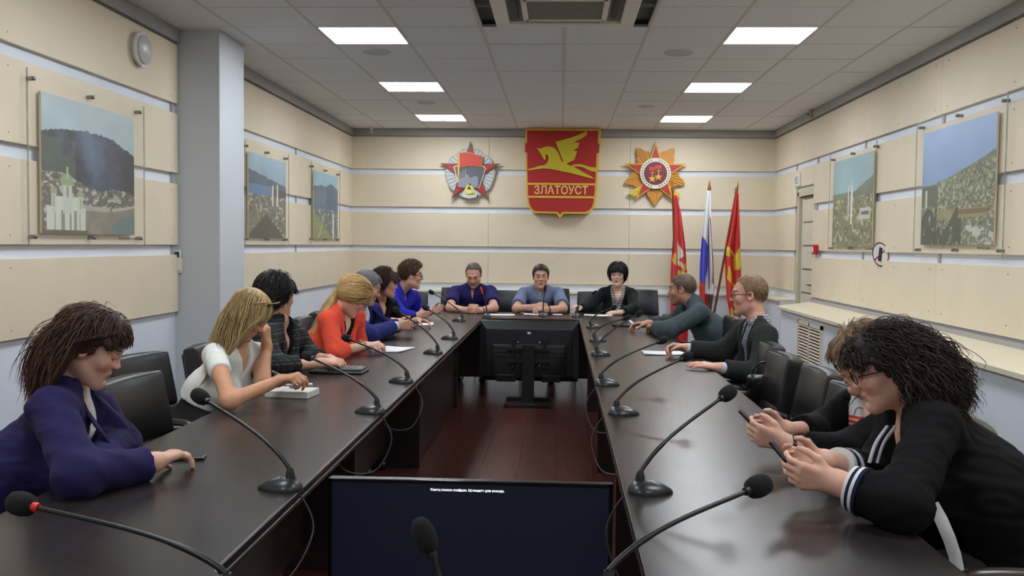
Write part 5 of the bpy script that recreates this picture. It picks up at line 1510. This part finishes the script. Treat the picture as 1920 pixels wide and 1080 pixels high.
def sphere_dirs(n, rs):
    i = np.arange(n)+.5; ph = np.arccos(1-2*i/n); th = PI*(1+5**.5)*i
    return np.stack([np.cos(th)*np.sin(ph), np.sin(th)*np.sin(ph), np.cos(ph)], 1)+rs.normal(size=(n, 3))*.04
# ------------------------------------------------------------------ the people
def A(x, y, Y): return vec(at(x, y, Y))
def Z(x, y, z): return vec(atz(x, y, z))
def cloth(name, rgb, rough=.85, bump=(220, .25, .0015), noise=(30, .06), sheen=.03): return mat(name, rgb, rough, bump=bump, noise=noise, sheen=sheen, spec=.18)
def hair_roots(n, hl, rs, pred=None):
    ys = [p[0] for p in hl]; zs = [p[1] for p in hl]
    d = sphere_dirs(n, rs); d /= np.linalg.norm(d, axis=1)[:, None]; p = HE[0]+d*HE[1]
    k = p[:, 2] > np.interp(p[:, 1], ys, zs)+.003
    return d[k], p[k]
def styled_hair(col, col2, length, n=2400, seed=3, bangs=0, part=0.0, curl=0, wl=.06, r=.0020, lift=.016, grav=.6, back=.5, side=.5, down=.15, p2=.3, hl=HL_W, vol=0, jit=.2, jitter=.1, guides=130, gr=.010, capt=.010, nst=11, bang_x=0, fly=.12, gk=.007, fl=.02):
    """hair as a soft mass round guide strands with many fine strands over it"""
    def flow(P, t, bg):
        sx = np.where(P[:, :1] > part, 1.0, -1.0)
        o = np.concatenate([sx*(side*max(0, 1-2.2*t)*(np.abs(P[:, :1]) < .085)+vol*(1-t)), np.full((len(P), 1), -back*max(0, 1-1.3*t)), np.full((len(P), 1), -down)], 1)
        if bangs:
            b = np.concatenate([bang_x*.6+P[:, :1]*3, np.full((len(P), 1), .85-1.2*t), np.full((len(P), 1), -.3-.6*t)], 1)
            o = np.where(bg[:, None], b, o)
        return o
    def f(H, parent, origin):
        rs = np.random.RandomState(seed)
        def make(cnt, lf, jt, cv, sh=1.0):
            d, p = hair_roots(cnt, hl, rs)
            bg = (p[:, 1] > .035) & (p[:, 2] > .05) & (np.abs(p[:, 0]) < .064) if bangs else np.zeros(len(d), bool)
            ln = np.where(bg, bangs*sh**2, length*sh)*rs.uniform(.8, 1.06, len(d))
            return grow_paths(H, d, ln, lambda P, t: flow(P, t, bg), nst, np.where(bg, lift*.75, lift)*lf, grav, .6, jt, cv, wl, rs, yl=np.where(bg, 9., fl))
        g = make(guides*2, 1.0, jitter*.5, curl*.5, .88)
        hair_mass(H, g, gr, capt, hl, [c*.9 for c in col], parent, origin, k=gk)  # mass coloured darker than the strands, so gaps look shadowed
        s = make(n*2, 1.0+gr*rs.uniform(.5, 1.5)/max(lift, .004), jitter, curl); s = np.concatenate([s, make(n, 1.0+gr*2.1/max(lift, .004), jitter, curl)])
        strand_mesh(H, s, r*rs.uniform(.6, 1.2, len(s)), strand_cols(len(s), col, col2, p2, jit, rs), parent, origin)
    return f
def long_hair(col, col2, length, n=0, seed=3, **k):
    k.pop('capt', None); return styled_hair(col, col2, length, seed=seed, **k)
def short_hair(col, col2, length, n=0, seed=5, capt=.02, hl=HL_M, flow=(0, -.8, .1), r=.008, lift=.02, bangs=0, jit=.2, grav=.25, vol=0, nn=1500, fl=.02):
    return styled_hair(col, col2, length, n=nn, seed=seed, hl=hl, back=-flow[1], down=-flow[2], side=.25, lift=lift*.6, bangs=bangs, jit=jit, grav=grav, guides=170, gr=.009, capt=capt*.6, nst=7, r=.0019, vol=vol, fl=fl)
def smooth_path_np(P): return [np.array(v) for v in smooth_path([Vector(p) for p in P], 6)]
def band(i, a, b, f0, f1, r0, r1, m, name='cuff_band'):
    """ring of cloth round a limb from a to b between fractions f0 and f1"""
    a, b = vec(a), vec(b); o = np.array(i['o']); p = a+(b-a)*f0-o; q = a+(b-a)*f1-o
    MB().tube([p-(q-p)*.02, p, q, q+(q-p)*.02], [r0*.96, r0, r1, r1*.96], 20).build(name, m, i['t'], smooth=True)
def on_chest(i, s, u, f): return i['SM']+i['S']*s+i['U']*u+i['Ft']*f-np.array(i['o'])
def watch(i, e, w, r, m=None, fr=.93):
    band(i, e, w, fr, fr+.07, r, r, m or mat('watch_strap', (20, 20, 22), .4), 'wristwatch')

whitec = cloth('white_blouse', (226, 226, 222)); blackc = cloth('black_cloth', (13, 13, 15), sheen=0)
shirtw = cloth('pale_shirt', (196, 204, 220))

# ---- left side -----------------------------------------------------------------
purple = cloth('purple_suiting', (37, 30, 74), bump=(300, .35, .0015), noise=(120, .12, (1, 1, 3)))
def ex1(i):
    c = on_chest(i, .045, -.13, .165)
    MB().lathe([(.001, 0), (.01, .002), (.012, .006), (.006, .01), (.001, .011)], 10, Matrix.Translation(c) @ Vector(i['Ft']).to_track_quat('Z', 'Y').to_matrix().to_4x4()).build('brooch', chrome, i['t'], smooth=True)
    MB().box((-.004, -.004, -.02), (.004, .004, .0), Matrix.Translation(c)).build('brooch_drop', chrome, i['t'])
eR, wR = Z(146, 892, .808), Z(285, 868, .797)
person('woman in a purple jacket with shoulder-length brown hair, hand on a phone', Head(A(172, 651, 2.9), 14, 27, 0, .97),
       dict(P=(-1.80, 2.86, .53), N=A(120, 725, 2.9), sL=A(178, 768, 3.06), sR=A(98, 768, 2.74), eL=(-1.43, 2.98, .80), eR=eR, wL=(-1.40, 2.74, .782), wR=wR,
            hL=((0.02, -1, -.02), (0, 0, -1), 'relax'), hR=(Z(345, 845, .812)-wR, (0.1, 0, -1), 'relax')),
       dict(skin=(214, 168, 146), female=True, fat=1.12, arm=1.15, hres=.0034, fres=.0034, eye=.15, brow=(70, 48, 40), lips=(170, 92, 90), res=.008,
            tops=[dict(name='blouse', mat=whitec, e=.004, sl=0, v=(.04, .4)), dict(name='jacket', mat=purple, e=.016, sl=1.9, loose=.006, v=(.12, .28, .0), collar=.3, lapel=.04)]),
       long_hair((62, 42, 34), (92, 60, 44), .228, 520, 3, bangs=.044, curl=.003, wl=.16, lift=.009, grav=.8, back=.35, side=.2, fl=-.034), ex1)

tan_ = (206, 152, 118)
eR, wR = Z(430, 752, .795), Z(522, 714, .835)
def ex2(i):
    H2 = i['H']
    t = bpy.data.objects.new('sunglasses', None); link(t, i['t'])
    M = lambda p: tuple(H2.w(p)-np.array(i['o']))
    for sx in (-1, 1):
        pts = [M((sx*.036+.03*math.cos(a), .058+.016*math.sin(a), .122+.018*math.sin(a))) for a in [2*PI*k/16 for k in range(17)]]
        MB().tube(pts, .0028, 6).build('rim', mat('gold_rim', (92, 66, 40), .3, metal=.7), t, smooth=True)
        MB().add([M((sx*.036, .058, .122))]+pts[:-1], [(0, k+1, (k+1) % 16+1) for k in range(16)]).build('lens', mat('brown_lens', (70, 48, 34), .1), t)
        MB().tube([M((sx*.068, .045, .125)), M((sx*.09, .0, .08)), M((sx*.09, -.04, .04))], .0025, 6).build('temple', mat('gold_rim', (92, 66, 40)), t, smooth=True)
H = Head(A(466, 590, 4.45), 8, 40, 0, .96)
person('blonde woman in a white short-sleeved top writing in a planner', H,
       dict(P=(-1.80, 4.5, .55), N=A(428, 640, 4.5), sL=A(482, 662, 4.70), sR=A(403, 665, 4.32), eL=Z(492, 714, .79), eR=eR, wL=A(500, 652, 4.62), wR=wR,
            hL=((-.05, -.05, 1), (-.9, .2, .1), 'curl'), hR=(Z(552, 706, .86)-wR, (.1, .2, -1), 'pen', .6)),
       dict(skin=tan_, female=True, waist=True, fat=.93, eye=.3, brow=(120, 90, 60), hres=.004, fres=.0036, res=.008,
            tops=[dict(name='white_top', mat=whitec, e=.008, sl=.42, loose=.008, v=(.085, .42, .0), skirt=.02, hem=.15)]),
       long_hair((190, 164, 116), (146, 120, 82), .40, 520, 11, bangs=0, curl=.003, wl=.2, lift=.007, grav=1.0, back=.12, side=.2, p2=.35, fl=.055, jitter=.06), lambda i: ex2({**i, 'H': H}))
pen('pen', tuple(Z(556, 716, .80)), tuple(Z(510, 696, .885)), silverp, 'silver pen in the hand of the blonde woman')

plaid = stripes('dark_plaid', [(0, (38, 40, 46)), (.40, (120, 124, 130)), (.5, (30, 32, 36)), (.78, (78, 82, 90)), (.88, (36, 38, 42))], 20, 'Z', .85, ('Y', [(0, (170, 170, 170)), (.4, (255, 255, 255)), (.5, (130, 130, 130)), (.85, (230, 230, 230)), (.95, (140, 140, 140))], 20, 'MULTIPLY'))
person('short-haired woman in a dark plaid jacket looking away down the table', Head(A(519, 556, 5.2), 56, 4, 0, .97),
       dict(P=(-1.80, 5.2, .54), N=A(520, 607, 5.2), sL=A(556, 628, 5.38), sR=A(496, 632, 5.02), eL=(-1.46, 5.42, .80), eR=(-1.52, 4.93, .80), wL=(-1.30, 5.24, .81), wR=(-1.31, 5.06, .81),
            hL=((.7, -.55, 0), (0, -.2, -1), 'relax'), hR=((.85, .4, .05), (0, .4, -.9), 'relax')),
       dict(skin=(214, 164, 140), female=True, fat=1.0, eye=.8, brow=(40, 32, 30), tops=[dict(name='undershirt', mat=blackc, e=.003, sl=0, v=(.1, .25)), dict(name='jacket', mat=plaid, e=.017, sl=1.55, loose=.01, v=(.2, .25), lapel=.05)]),
       short_hair((26, 22, 24), (40, 32, 32), .07, 420, 21, .026, HL_W, (0, -.5, -.2), .009, .028, bangs=.07))

coral = cloth('coral_suiting', (232, 84, 62), bump=(150, .2, .001))
eR, wR = Z(630, 660, .79), Z(684, 649, .80)
def pony(H, parent, origin):
    rs = np.random.RandomState(31); knot = np.array((0, -.105, -.03)); col, col2 = (204, 170, 116), (158, 122, 76)
    def comb(cnt, lift):
        d, p = hair_roots(cnt, HL_W, rs); P0 = HE[0]+d*(HE[1]+lift); out = []
        for k in range(9):
            t = k/8; q = P0*(1-t)+knot*t; e = (q-HE[0])/(HE[1]+lift); nn_ = np.linalg.norm(e, axis=1)[:, None]
            out.append(np.where(nn_ < 1, HE[0]+(q-HE[0])/np.maximum(nn_, 1e-6), q))
        return np.stack(out, 1)
    def tail(cnt, sp):
        s_ = knot; e = H.l(A(592, 625, 5.93)); c1 = H.l(A(618, 580, 5.95)); j = rs.normal(size=(cnt, 3))*sp
        return np.stack([s_*(1-t)**2+c1*2*t*(1-t)+e*t*t+j*min(1, .3+2*t) for t in np.linspace(0, 1, 9)], 1)
    hair_mass(H, np.concatenate([comb(120, .006), tail(14, .012)]), .010, .008, HL_W, [c*.9 for c in col], parent, origin)  # darker tint painted on the mass stands for shade between strands
    s = np.concatenate([comb(2000, .026), comb(1500, .032), tail(300, .02)])
    strand_mesh(H, s, .0026*rs.uniform(.6, 1.2, len(s)), strand_cols(len(s), col, col2, .3, .2, rs), parent, origin)
H4 = Head(A(662, 557, 6.0), 12, 38, 0, .97)
person('woman in a coral jacket with a blonde ponytail, writing', H4,
       dict(P=(-1.72, 6.05, .54), N=A(634, 580, 6.02), sL=A(668, 596, 6.2), sR=A(614, 600, 5.84), eL=(-1.36, 6.28, .79), eR=eR, wL=(-1.42, 6.05, .782), wR=wR,
            hL=((-.3, -1, 0), (0, 0, -1), 'relax'), hR=(Z(708, 645, .82)-wR, (.1, .3, -1), 'pen', .6)),
       dict(skin=(224, 178, 156), female=True, fat=1.0, eye=.2, brow=(120, 90, 60), tops=[dict(name='blouse', mat=blackc, e=.003, sl=0, v=(.1, .4)), dict(name='jacket', mat=coral, e=.014, sl=1.3, loose=.01, v=(.24, .3), collar=.3, lapel=.035)]),
       pony, lambda i: spectacles(H4, i['t'], i['o']))
pen('pen', tuple(Z(703, 652, .765)), tuple(Z(674, 638, .86)), mat('pen_lime', (196, 206, 110), .4), 'lime green pen in the hand of the woman in coral')

navy = cloth('blue_suiting', (36, 40, 104)); navys = cloth('blue_suiting_b', (40, 44, 112))
H5 = Head(A(688, 540, 7.0), 18, 22, 0, 1.0)
def ex5(i):
    band(i, (0, 0, 0), (0, 0, 0), 0, 0, .001, .001, shirtw, 'tie_clip') if False else None
    band(i, i['eR'], i['wR'], .86, 1.04, .040, .037, shirtw, 'shirt_cuff')
eR, wR = Z(690, 630, .795), A(742, 612, 7.1)
person('grey-haired man in a blue suit with clasped hands', H5,
       dict(P=(-1.74, 7.1, .54), N=A(668, 566, 7.05), sL=A(700, 582, 7.26), sR=A(650, 588, 6.86), eL=(-1.42, 7.38, .8), eR=eR, wL=(-1.24, 7.24, .83), wR=wR,
            hL=((.85, -.2, .1), (0, -1, 0), 'clasp'), hR=((.85, .1, .1), (0, 1, 0), 'clasp')),
       dict(skin=(204, 156, 134), female=False, fat=1.05, eye=.3, brow=(90, 84, 80), tops=[dict(name='shirt', mat=shirtw, e=.004, sl=0, v=(.05, .5), collar=.3), dict(name='suit_jacket', mat=navy, e=.018, sl=1.86, loose=.01, v=(.24, .2), collar=.35, lapel=.05)]),
       cap_hair(.014, HL_M, (112, 112, 116), 41, .003, 120, .3), lambda i: ex5({**i, 'eR': eR, 'wR': wR}))

H6 = Head(A(723, 531, 7.85), 16, 8, 0, .97)
person('brown-haired woman in black between the grey-haired man and the man in blue', H6,
       dict(P=(-1.78, 7.9, .54), N=A(705, 556, 7.9), sL=A(735, 574, 8.08), sR=A(684, 576, 7.72), eL=(-1.42, 8.15, .8), eR=(-1.5, 7.62, .79), wL=(-1.22, 8.0, .81), wR=A(734, 602, 7.78),
            hL=((.9, -.4, 0), (0, -.3, -1), 'relax'), hR=((.9, .3, .0), (0, .4, -.9), 'curl')),
       dict(skin=(214, 160, 138), female=True, fat=1.12, eye=.8, brow=(60, 40, 34), tops=[dict(name='black_top', mat=blackc, e=.012, sl=1.85, v=(.1, .45), loose=.008)]),
       short_hair((66, 40, 32), (44, 28, 24), .09, 420, 51, .02, HL_W, (0, -.6, -.4), .009, .022, bangs=.08))
royal = cloth('royal_blue_shirt', (44, 40, 170)); dsleeve = cloth('dark_blue_sleeve', (34, 32, 86))
H7 = Head(A(771, 517, 8.8), 16, 6, 0, 1.0)
person('young man in a royal blue shirt and glasses holding a phone', H7,
       dict(P=(-1.74, 8.9, .53), N=A(753, 541, 8.85), sL=A(776, 556, 9.06), sR=A(732, 560, 8.66), eL=(-1.38, 9.1, .8), eR=A(757, 594, 8.5), wL=(-1.22, 8.92, .83), wR=A(781, 592, 8.6),
            hL=((.9, -.35, .1), (0, -.9, .3), 'phone'), hR=((.9, .2, .15), (0, .9, .3), 'phone')),
       dict(skin=(214, 164, 142), female=False, fat=.97, eye=.6, brow=(84, 60, 46), tops=[dict(name='blue_shirt', mat=royal, e=.013, sl=1.8, loose=.008, collar=.6, v=(.04, .5))]),
       short_hair((84, 62, 48), (104, 80, 60), .045, 420, 61, .014, HL_M, (0, .2, .5), .007, .018), lambda i: spectacles(H7, i['t'], i['o']))
phone(tuple(A(799, 586, 8.75)), (1, .1, .35), (0, 1, 0), 'dark smartphone held by the young man in the royal blue shirt')

# ---- head table ----------------------------------------------------------------
polo = cloth('navy_polo', (36, 32, 88))
H8 = Head(A(888, 516, 10.15), -92, 28, 0, 1.05)
eL8, wL8 = A(926, 577, 9.92), A(902, 582, 9.74)
person('heavy man in a navy polo shirt with clasped hands, looking down', H8,
       dict(P=(-.94, 10.45, .54), N=A(887, 538, 10.26), sL=A(920, 547, 10.22), sR=A(853, 547, 10.22), eL=eL8, eR=A(844, 577, 9.92), wL=wL8, wR=A(874, 582, 9.74),
            hL=((-.75, -.55, .12), (-.6, .6, -.2), 'clasp'), hR=((.75, -.55, .12), (.6, .6, -.2), 'clasp')),
       dict(skin=(214, 164, 142), female=False, fat=1.15, arm=1.15, eye=.15, face=1.08, brow=(90, 74, 62), beard=(150, 120, 104), tops=[dict(name='polo_shirt', mat=polo, e=.012, sl=.72, loose=.012, flare=.006, v=(.06, .22), collar=.4)]),
       cap_hair(.007, HL_BALD, (92, 80, 70), 71, .002, 120, .2), lambda i: watch(i, eL8, wL8, .037))
bshirt = cloth('grey_blue_shirt', (116, 126, 156), noise=(90, .12, (1, 1, .2)))
H9 = Head(A(1014, 519, 10.15), -88, 4, 0, 1.05)
eL9, wL9 = A(1056, 579, 9.92), A(1026, 580, 9.76)
def ex9(i):
    watch(i, eL9, wL9, .036)
    MB().rbox((-.03, -.008, -.035), (.03, .0, .035), .004, Matrix.Translation(on_chest(i, -.08, -.15, .125))).build('shirt_pocket', bshirt, i['t'], smooth=True)
    for k in range(4): MB().lathe([(.005, 0), (.005, .002), (.001, .003)], 8, Matrix.Translation(on_chest(i, 0, -.06-.075*k, .115+.012*k)) @ Matrix.Rotation(PI/2, 4, 'X')).build('button', paper, i['t'])
person('man in a grey-blue short-sleeved shirt at the middle of the head table', H9,
       dict(P=(-.2, 10.45, .54), N=A(1014, 541, 10.24), sL=A(1047, 550, 10.2), sR=A(981, 550, 10.2), eL=eL9, eR=A(968, 579, 9.92), wL=wL9, wR=A(1000, 576, 9.78),
            hL=((-.9, -.2, .1), (-.1, .3, -1), 'curl'), hR=((.9, -.25, .12), (.2, .8, -.5), 'curl')),
       dict(skin=(206, 156, 134), female=False, fat=1.08, arm=1.08, eye=.35, face=1.06, brow=(70, 56, 48), tops=[dict(name='shirt', mat=bshirt, e=.013, sl=.74, loose=.014, flare=.008, v=(.03, .3), collar=.42)]),
       cap_hair(.01, HL_M, (62, 52, 48), 81, .002, 120, .2), ex9)
dgreen = cloth('black_green_suit', (22, 28, 28))
blouse = stripes('patterned_blouse', [(0, (196, 200, 196)), (.45, (60, 66, 64)), (.7, (206, 208, 204))], 38, 'Z', .8, ('X', [(0, (235, 235, 235)), (.5, (110, 116, 112)), (.75, (240, 240, 240))], 44, 'MULTIPLY'))
H10 = Head(A(1158, 516, 10.15), -101, 2, 0, 1.0)
eL10, wL10 = A(1188, 580, 9.95), A(1164, 586, 9.76)
def ex10(i):
    watch(i, eL10, wL10, .031, chrome, .95); watch(i, A(1106, 573, 10.1), A(1086, 578, 9.92), .03, chrome, .93)
    MB().lathe([(.008, 0), (.008, .003), (.001, .005)], 8, Matrix.Translation(on_chest(i, -.075, -.1, .13)) @ Matrix.Rotation(PI/2, 4, 'X')).build('pin_badge', paper, i['t'])
person('woman with a dark short bob in a dark suit at the head table', H10,
       dict(P=(.62, 10.45, .55), N=A(1159, 541, 10.24), sL=A(1185, 551, 10.18), sR=A(1131, 550, 10.2), eL=eL10, eR=A(1106, 573, 10.1), wL=wL10, wR=A(1086, 578, 9.92),
            hL=((-1, -.15, 0), (0, .3, -1), 'relax'), hR=((-.5, -.8, .25), (.3, .2, -.9), 'relax')),
       dict(skin=(226, 184, 164), female=True, fat=.95, eye=.9, brow=(50, 40, 38), lips=(186, 90, 88), tops=[dict(name='blouse', mat=blouse, e=.004, sl=0, v=(.06, .5), collar=.2), dict(name='suit_jacket', mat=dgreen, e=.016, sl=1.86, loose=.008, v=(.26, .26), collar=.3, lapel=.045)]),
       short_hair((26, 20, 22), (36, 28, 30), .06, 420, 91, .024, HL_W, (0, -.3, -.4), .009, .022, bangs=.065), ex10)

# ---- right side ----------------------------------------------------------------
teal = cloth('grey_green_suiting', (64, 75, 80))
eL, wL = Z(1250, 621, .80), Z(1250, 621, .80)+V3(-.06, .24, .01)
wR = Z(1216, 607, .815)
person('man with cropped hair in a grey-green jacket turned away, arm on the table', Head(A(1279, 543, 7.9), 163, 6, 0, 1.05),
       dict(P=(1.42, 7.8, .55), N=A(1300, 568, 7.88), sL=A(1312, 588, 7.68), sR=A(1284, 580, 8.1), eL=eL, eR=(.98, 8.18, .80), wL=wL, wR=wR,
            hL=((-.3, 1, 0), (0, 0, -1), 'relax'), hR=((-1, -.08, -.02), (.0, -.3, -1), 'relax')),
       dict(skin=(196, 146, 122), female=False, fat=1.12, arm=1.12, eye=.7, brow=(70, 56, 46), beard=(120, 92, 78), tops=[dict(name='suit_jacket', mat=teal, e=.019, sl=1.88, loose=.012, v=(.2, .2), collar=.55)]),
       cap_hair(.006, HL_M, (104, 88, 74), 101, .0015, 140, .15), None)
phone(tuple(Z(1186, 606, .80)), (-.6, .2, .5), (.3, 1, 0), 'white smartphone under the hand of the man in the grey-green jacket', case=(226, 226, 224))

charc = cloth('charcoal_suiting', (44, 46, 46)); tie = cloth('dark_tie', (24, 26, 36))
check = stripes('checked_shirt', [(0, (206, 210, 220)), (.62, (120, 124, 140))], 60, 'Z', .8, ('Y', [(0, (240, 240, 240)), (.62, (150, 152, 165))], 60, 'MULTIPLY'))
H12 = Head(A(1404, 554, 5.9), 170, 4, 0, 1.02)
eL12, wL12, eR12, wR12 = A(1422, 702, 5.58), A(1352, 690, 5.52), A(1356, 660, 6.1), A(1290, 653, 6.15)
def ex12(i):
    pts = [i['NB']+i['Ft']*.06+i['U']*.015]+[i['SM']+i['U']*u+i['Ft']*f for u, f in ((-.06, .118), (-.16, .135), (-.28, .14), (-.4, .135))]
    o = np.array(i['o'])
    MB().tube([p-o for p in pts], [.014, .019, .026, .032, .03], 8, flat=.25, up=tuple(i['Ft'])).build('tie', tie, i['t'], smooth=True)
    band(i, eR12, wR12, .92, 1.02, .036, .034, shirtw, 'shirt_cuff'); band(i, eL12, wL12, .92, 1.02, .036, .034, shirtw, 'shirt_cuff')
person('man with glasses in a charcoal suit, checked shirt and tie', H12,
       dict(P=(1.32, 5.85, .53), N=A(1420, 604, 5.9), sL=A(1436, 630, 5.70), sR=A(1398, 618, 6.12), eL=eL12, eR=eR12, wL=wL12, wR=wR12,
            hL=((-.8, .1, .12), (0, .2, -1), 'flat'), hR=((-1, .05, .1), (.05, -.5, -.8), 'curl')),
       dict(skin=(220, 168, 146), female=False, fat=.98, eye=.5, brow=(110, 84, 66), tops=[dict(name='shirt', mat=check, e=.004, sl=0, v=(.02, .4), collar=.42), dict(name='suit_jacket', mat=charc, e=.018, sl=1.9, loose=.01, v=(.3, .3), collar=.42, lapel=.05)]),
       cap_hair(.007, [(-.12, -.07), (-.07, -.075), (-.045, -.04), (-.03, .0), (-.005, .022), (.012, .0), (.022, .03), (.034, .075), (.06, .1), (.12, .11)], (134, 108, 84), 111, .0025, 130, .2), lambda i: (ex12(i), spectacles(H12, i['t'], i['o'])))

strp = stripes('striped_blouse', [(0, (206, 206, 206)), (.5, (120, 124, 130)), (.7, (216, 216, 214))], 40, 'Y', .8, below=(.865, 'Z', [(0, (214, 62, 42)), (.62, (232, 196, 186))], 55))
H13 = Head(A(1618, 673, 3.45), 176, 22, 0, .96)
eL13, wL13, eR13, wR13 = Z(1575, 848, .80), Z(1478, 832, .835), (.98, 3.52, .80), A(1478, 806, 3.26)
def ex13(i):
    watch(i, eL13, wL13, .031, chrome, .93)
    band(i, eL13, wL13, .1, .3, .001, .001, blackc) if False else None
person('woman with light brown hair in a striped blouse and black cardigan, on her phone', H13,
       dict(P=(1.27, 3.5, .53), N=A(1650, 722, 3.5), sL=A(1700, 775, 3.36), sR=A(1598, 760, 3.52), eL=eL13, eR=eR13, wL=wL13, wR=wR13,
            hL=((-.92, .12, .22), (0, 1, .3), 'phone'), hR=((-.95, -.12, .1), (0, -1, .3), 'phone')),
       dict(skin=(220, 172, 150), female=True, fat=1.02, eye=.25, brow=(110, 84, 66), fres=.0036, tops=[dict(name='blouse', mat=strp, e=.006, sl=0, v=(.06, .5)), dict(name='cardigan', mat=blackc, e=.016, sl=1.62, loose=.006, v=(.6, .02, .1))]),
       short_hair((142, 116, 86), (96, 74, 56), .1, 420, 121, .02, HL_W, (0, -.4, -.3), .009, .026, bangs=.08), lambda i: (ex13(i), spectacles(H13, i['t'], i['o'])))
phone(tuple(A(1412, 794, 3.13)), (-.5, .1, .5), (.1, 1, .1), 'dark smartphone held by the woman in the striped blouse', l=.13)

H14 = Head(A(1662, 692, 2.85), 172, 20, 0, .98)
eL14, wL14, eR14, wR14 = Z(1690, 948, .812), Z(1570, 905, .84), A(1645, 892, 2.95), A(1548, 866, 2.74)
whb = cloth('white_knit_band', (222, 222, 220)); navb = cloth('navy_knit_band', (30, 30, 60))
def ex14(i):
    for e_, w_, f0, q in ((eL14, wL14, .56, 0), (eR14, wR14, .56, .007)):
        for k, m in enumerate((navb, whb, navb, whb)):
            band(i, e_, w_, f0+k*.055, f0+(k+1)*.055, .067-.002*k-q, .066-.002*k-q, m)
    o = np.array(i['o'])
    for k, m in enumerate((whb, navb, whb)):
        a, c1, b = A(1664+k*7, 800, 2.84), A(1642+k*7, 832, 2.79), A(1630+k*7, 868, 2.775)
        MB().tube([p-o for p in smooth_path_np((a, c1, b))], .0058, 8).build('neckline_band', m, i['t'], smooth=True)
    pts = [A(1748, 945, 2.62), A(1765, 975, 2.6), A(1780, 1010, 2.6), A(1790, 1040, 2.6), A(1797, 1075, 2.6)]
    MB().tube([p-o for p in pts], .018, 8, flat=.25, up=(0, -1, .2)).build('side_stripe', whb, i['t'], smooth=True)
    c = on_chest(i, -.03, -.2, .2)
    for k in range(14): MB().lathe([(.007, 0), (.004, .003)], 6, Matrix.Translation(c+V3(.0, (k % 4)*.014-.02, (k//4)*.016-.02)) @ Vector(i['Ft']).to_track_quat('Z', 'Y').to_matrix().to_4x4()).build('sequin', chrome, i['t'])
person('curly dark-haired woman in a black sweater with white bands, on her phone', H14,
       dict(P=(1.38, 2.85, .54), N=A(1716, 752, 2.88), sL=A(1752, 800, 2.66), sR=A(1692, 780, 3.06), eL=eL14, eR=eR14, wL=wL14, wR=wR14,
            hL=((-.92, .04, .14), (0, 1, .3), 'phone'), hR=((-.9, -.16, .05), (0, -1, .4), 'phone')),
       dict(skin=(222, 172, 150), female=True, fat=1.4, arm=1.3, eye=.25, brow=(60, 44, 38), lips=(178, 84, 84), face=1.08, hres=.0034, fres=.0034, bust=1.3, res=.009, neck=.058, hand=.98,
            tops=[dict(name='sweater', mat=blackc, e=.018, se=.010, sl=1.58, loose=.014, v=(.17, .45), wr=.005, wf=18)]),
       long_hair((44, 32, 28), (70, 50, 40), .23, 560, 131, bangs=.06, curl=.010, wl=.08, lift=.02, grav=.5, back=.7, side=.3, vol=.12, jitter=.12, nst=26, fl=.0),
       lambda i: (ex14(i), spectacles(H14, i['t'], i['o'])))
phone(tuple(A(1474, 862, 2.60)), (-.42, .2, .5), (.1, 1, .1), 'dark smartphone held by the curly-haired woman in black', l=.13)
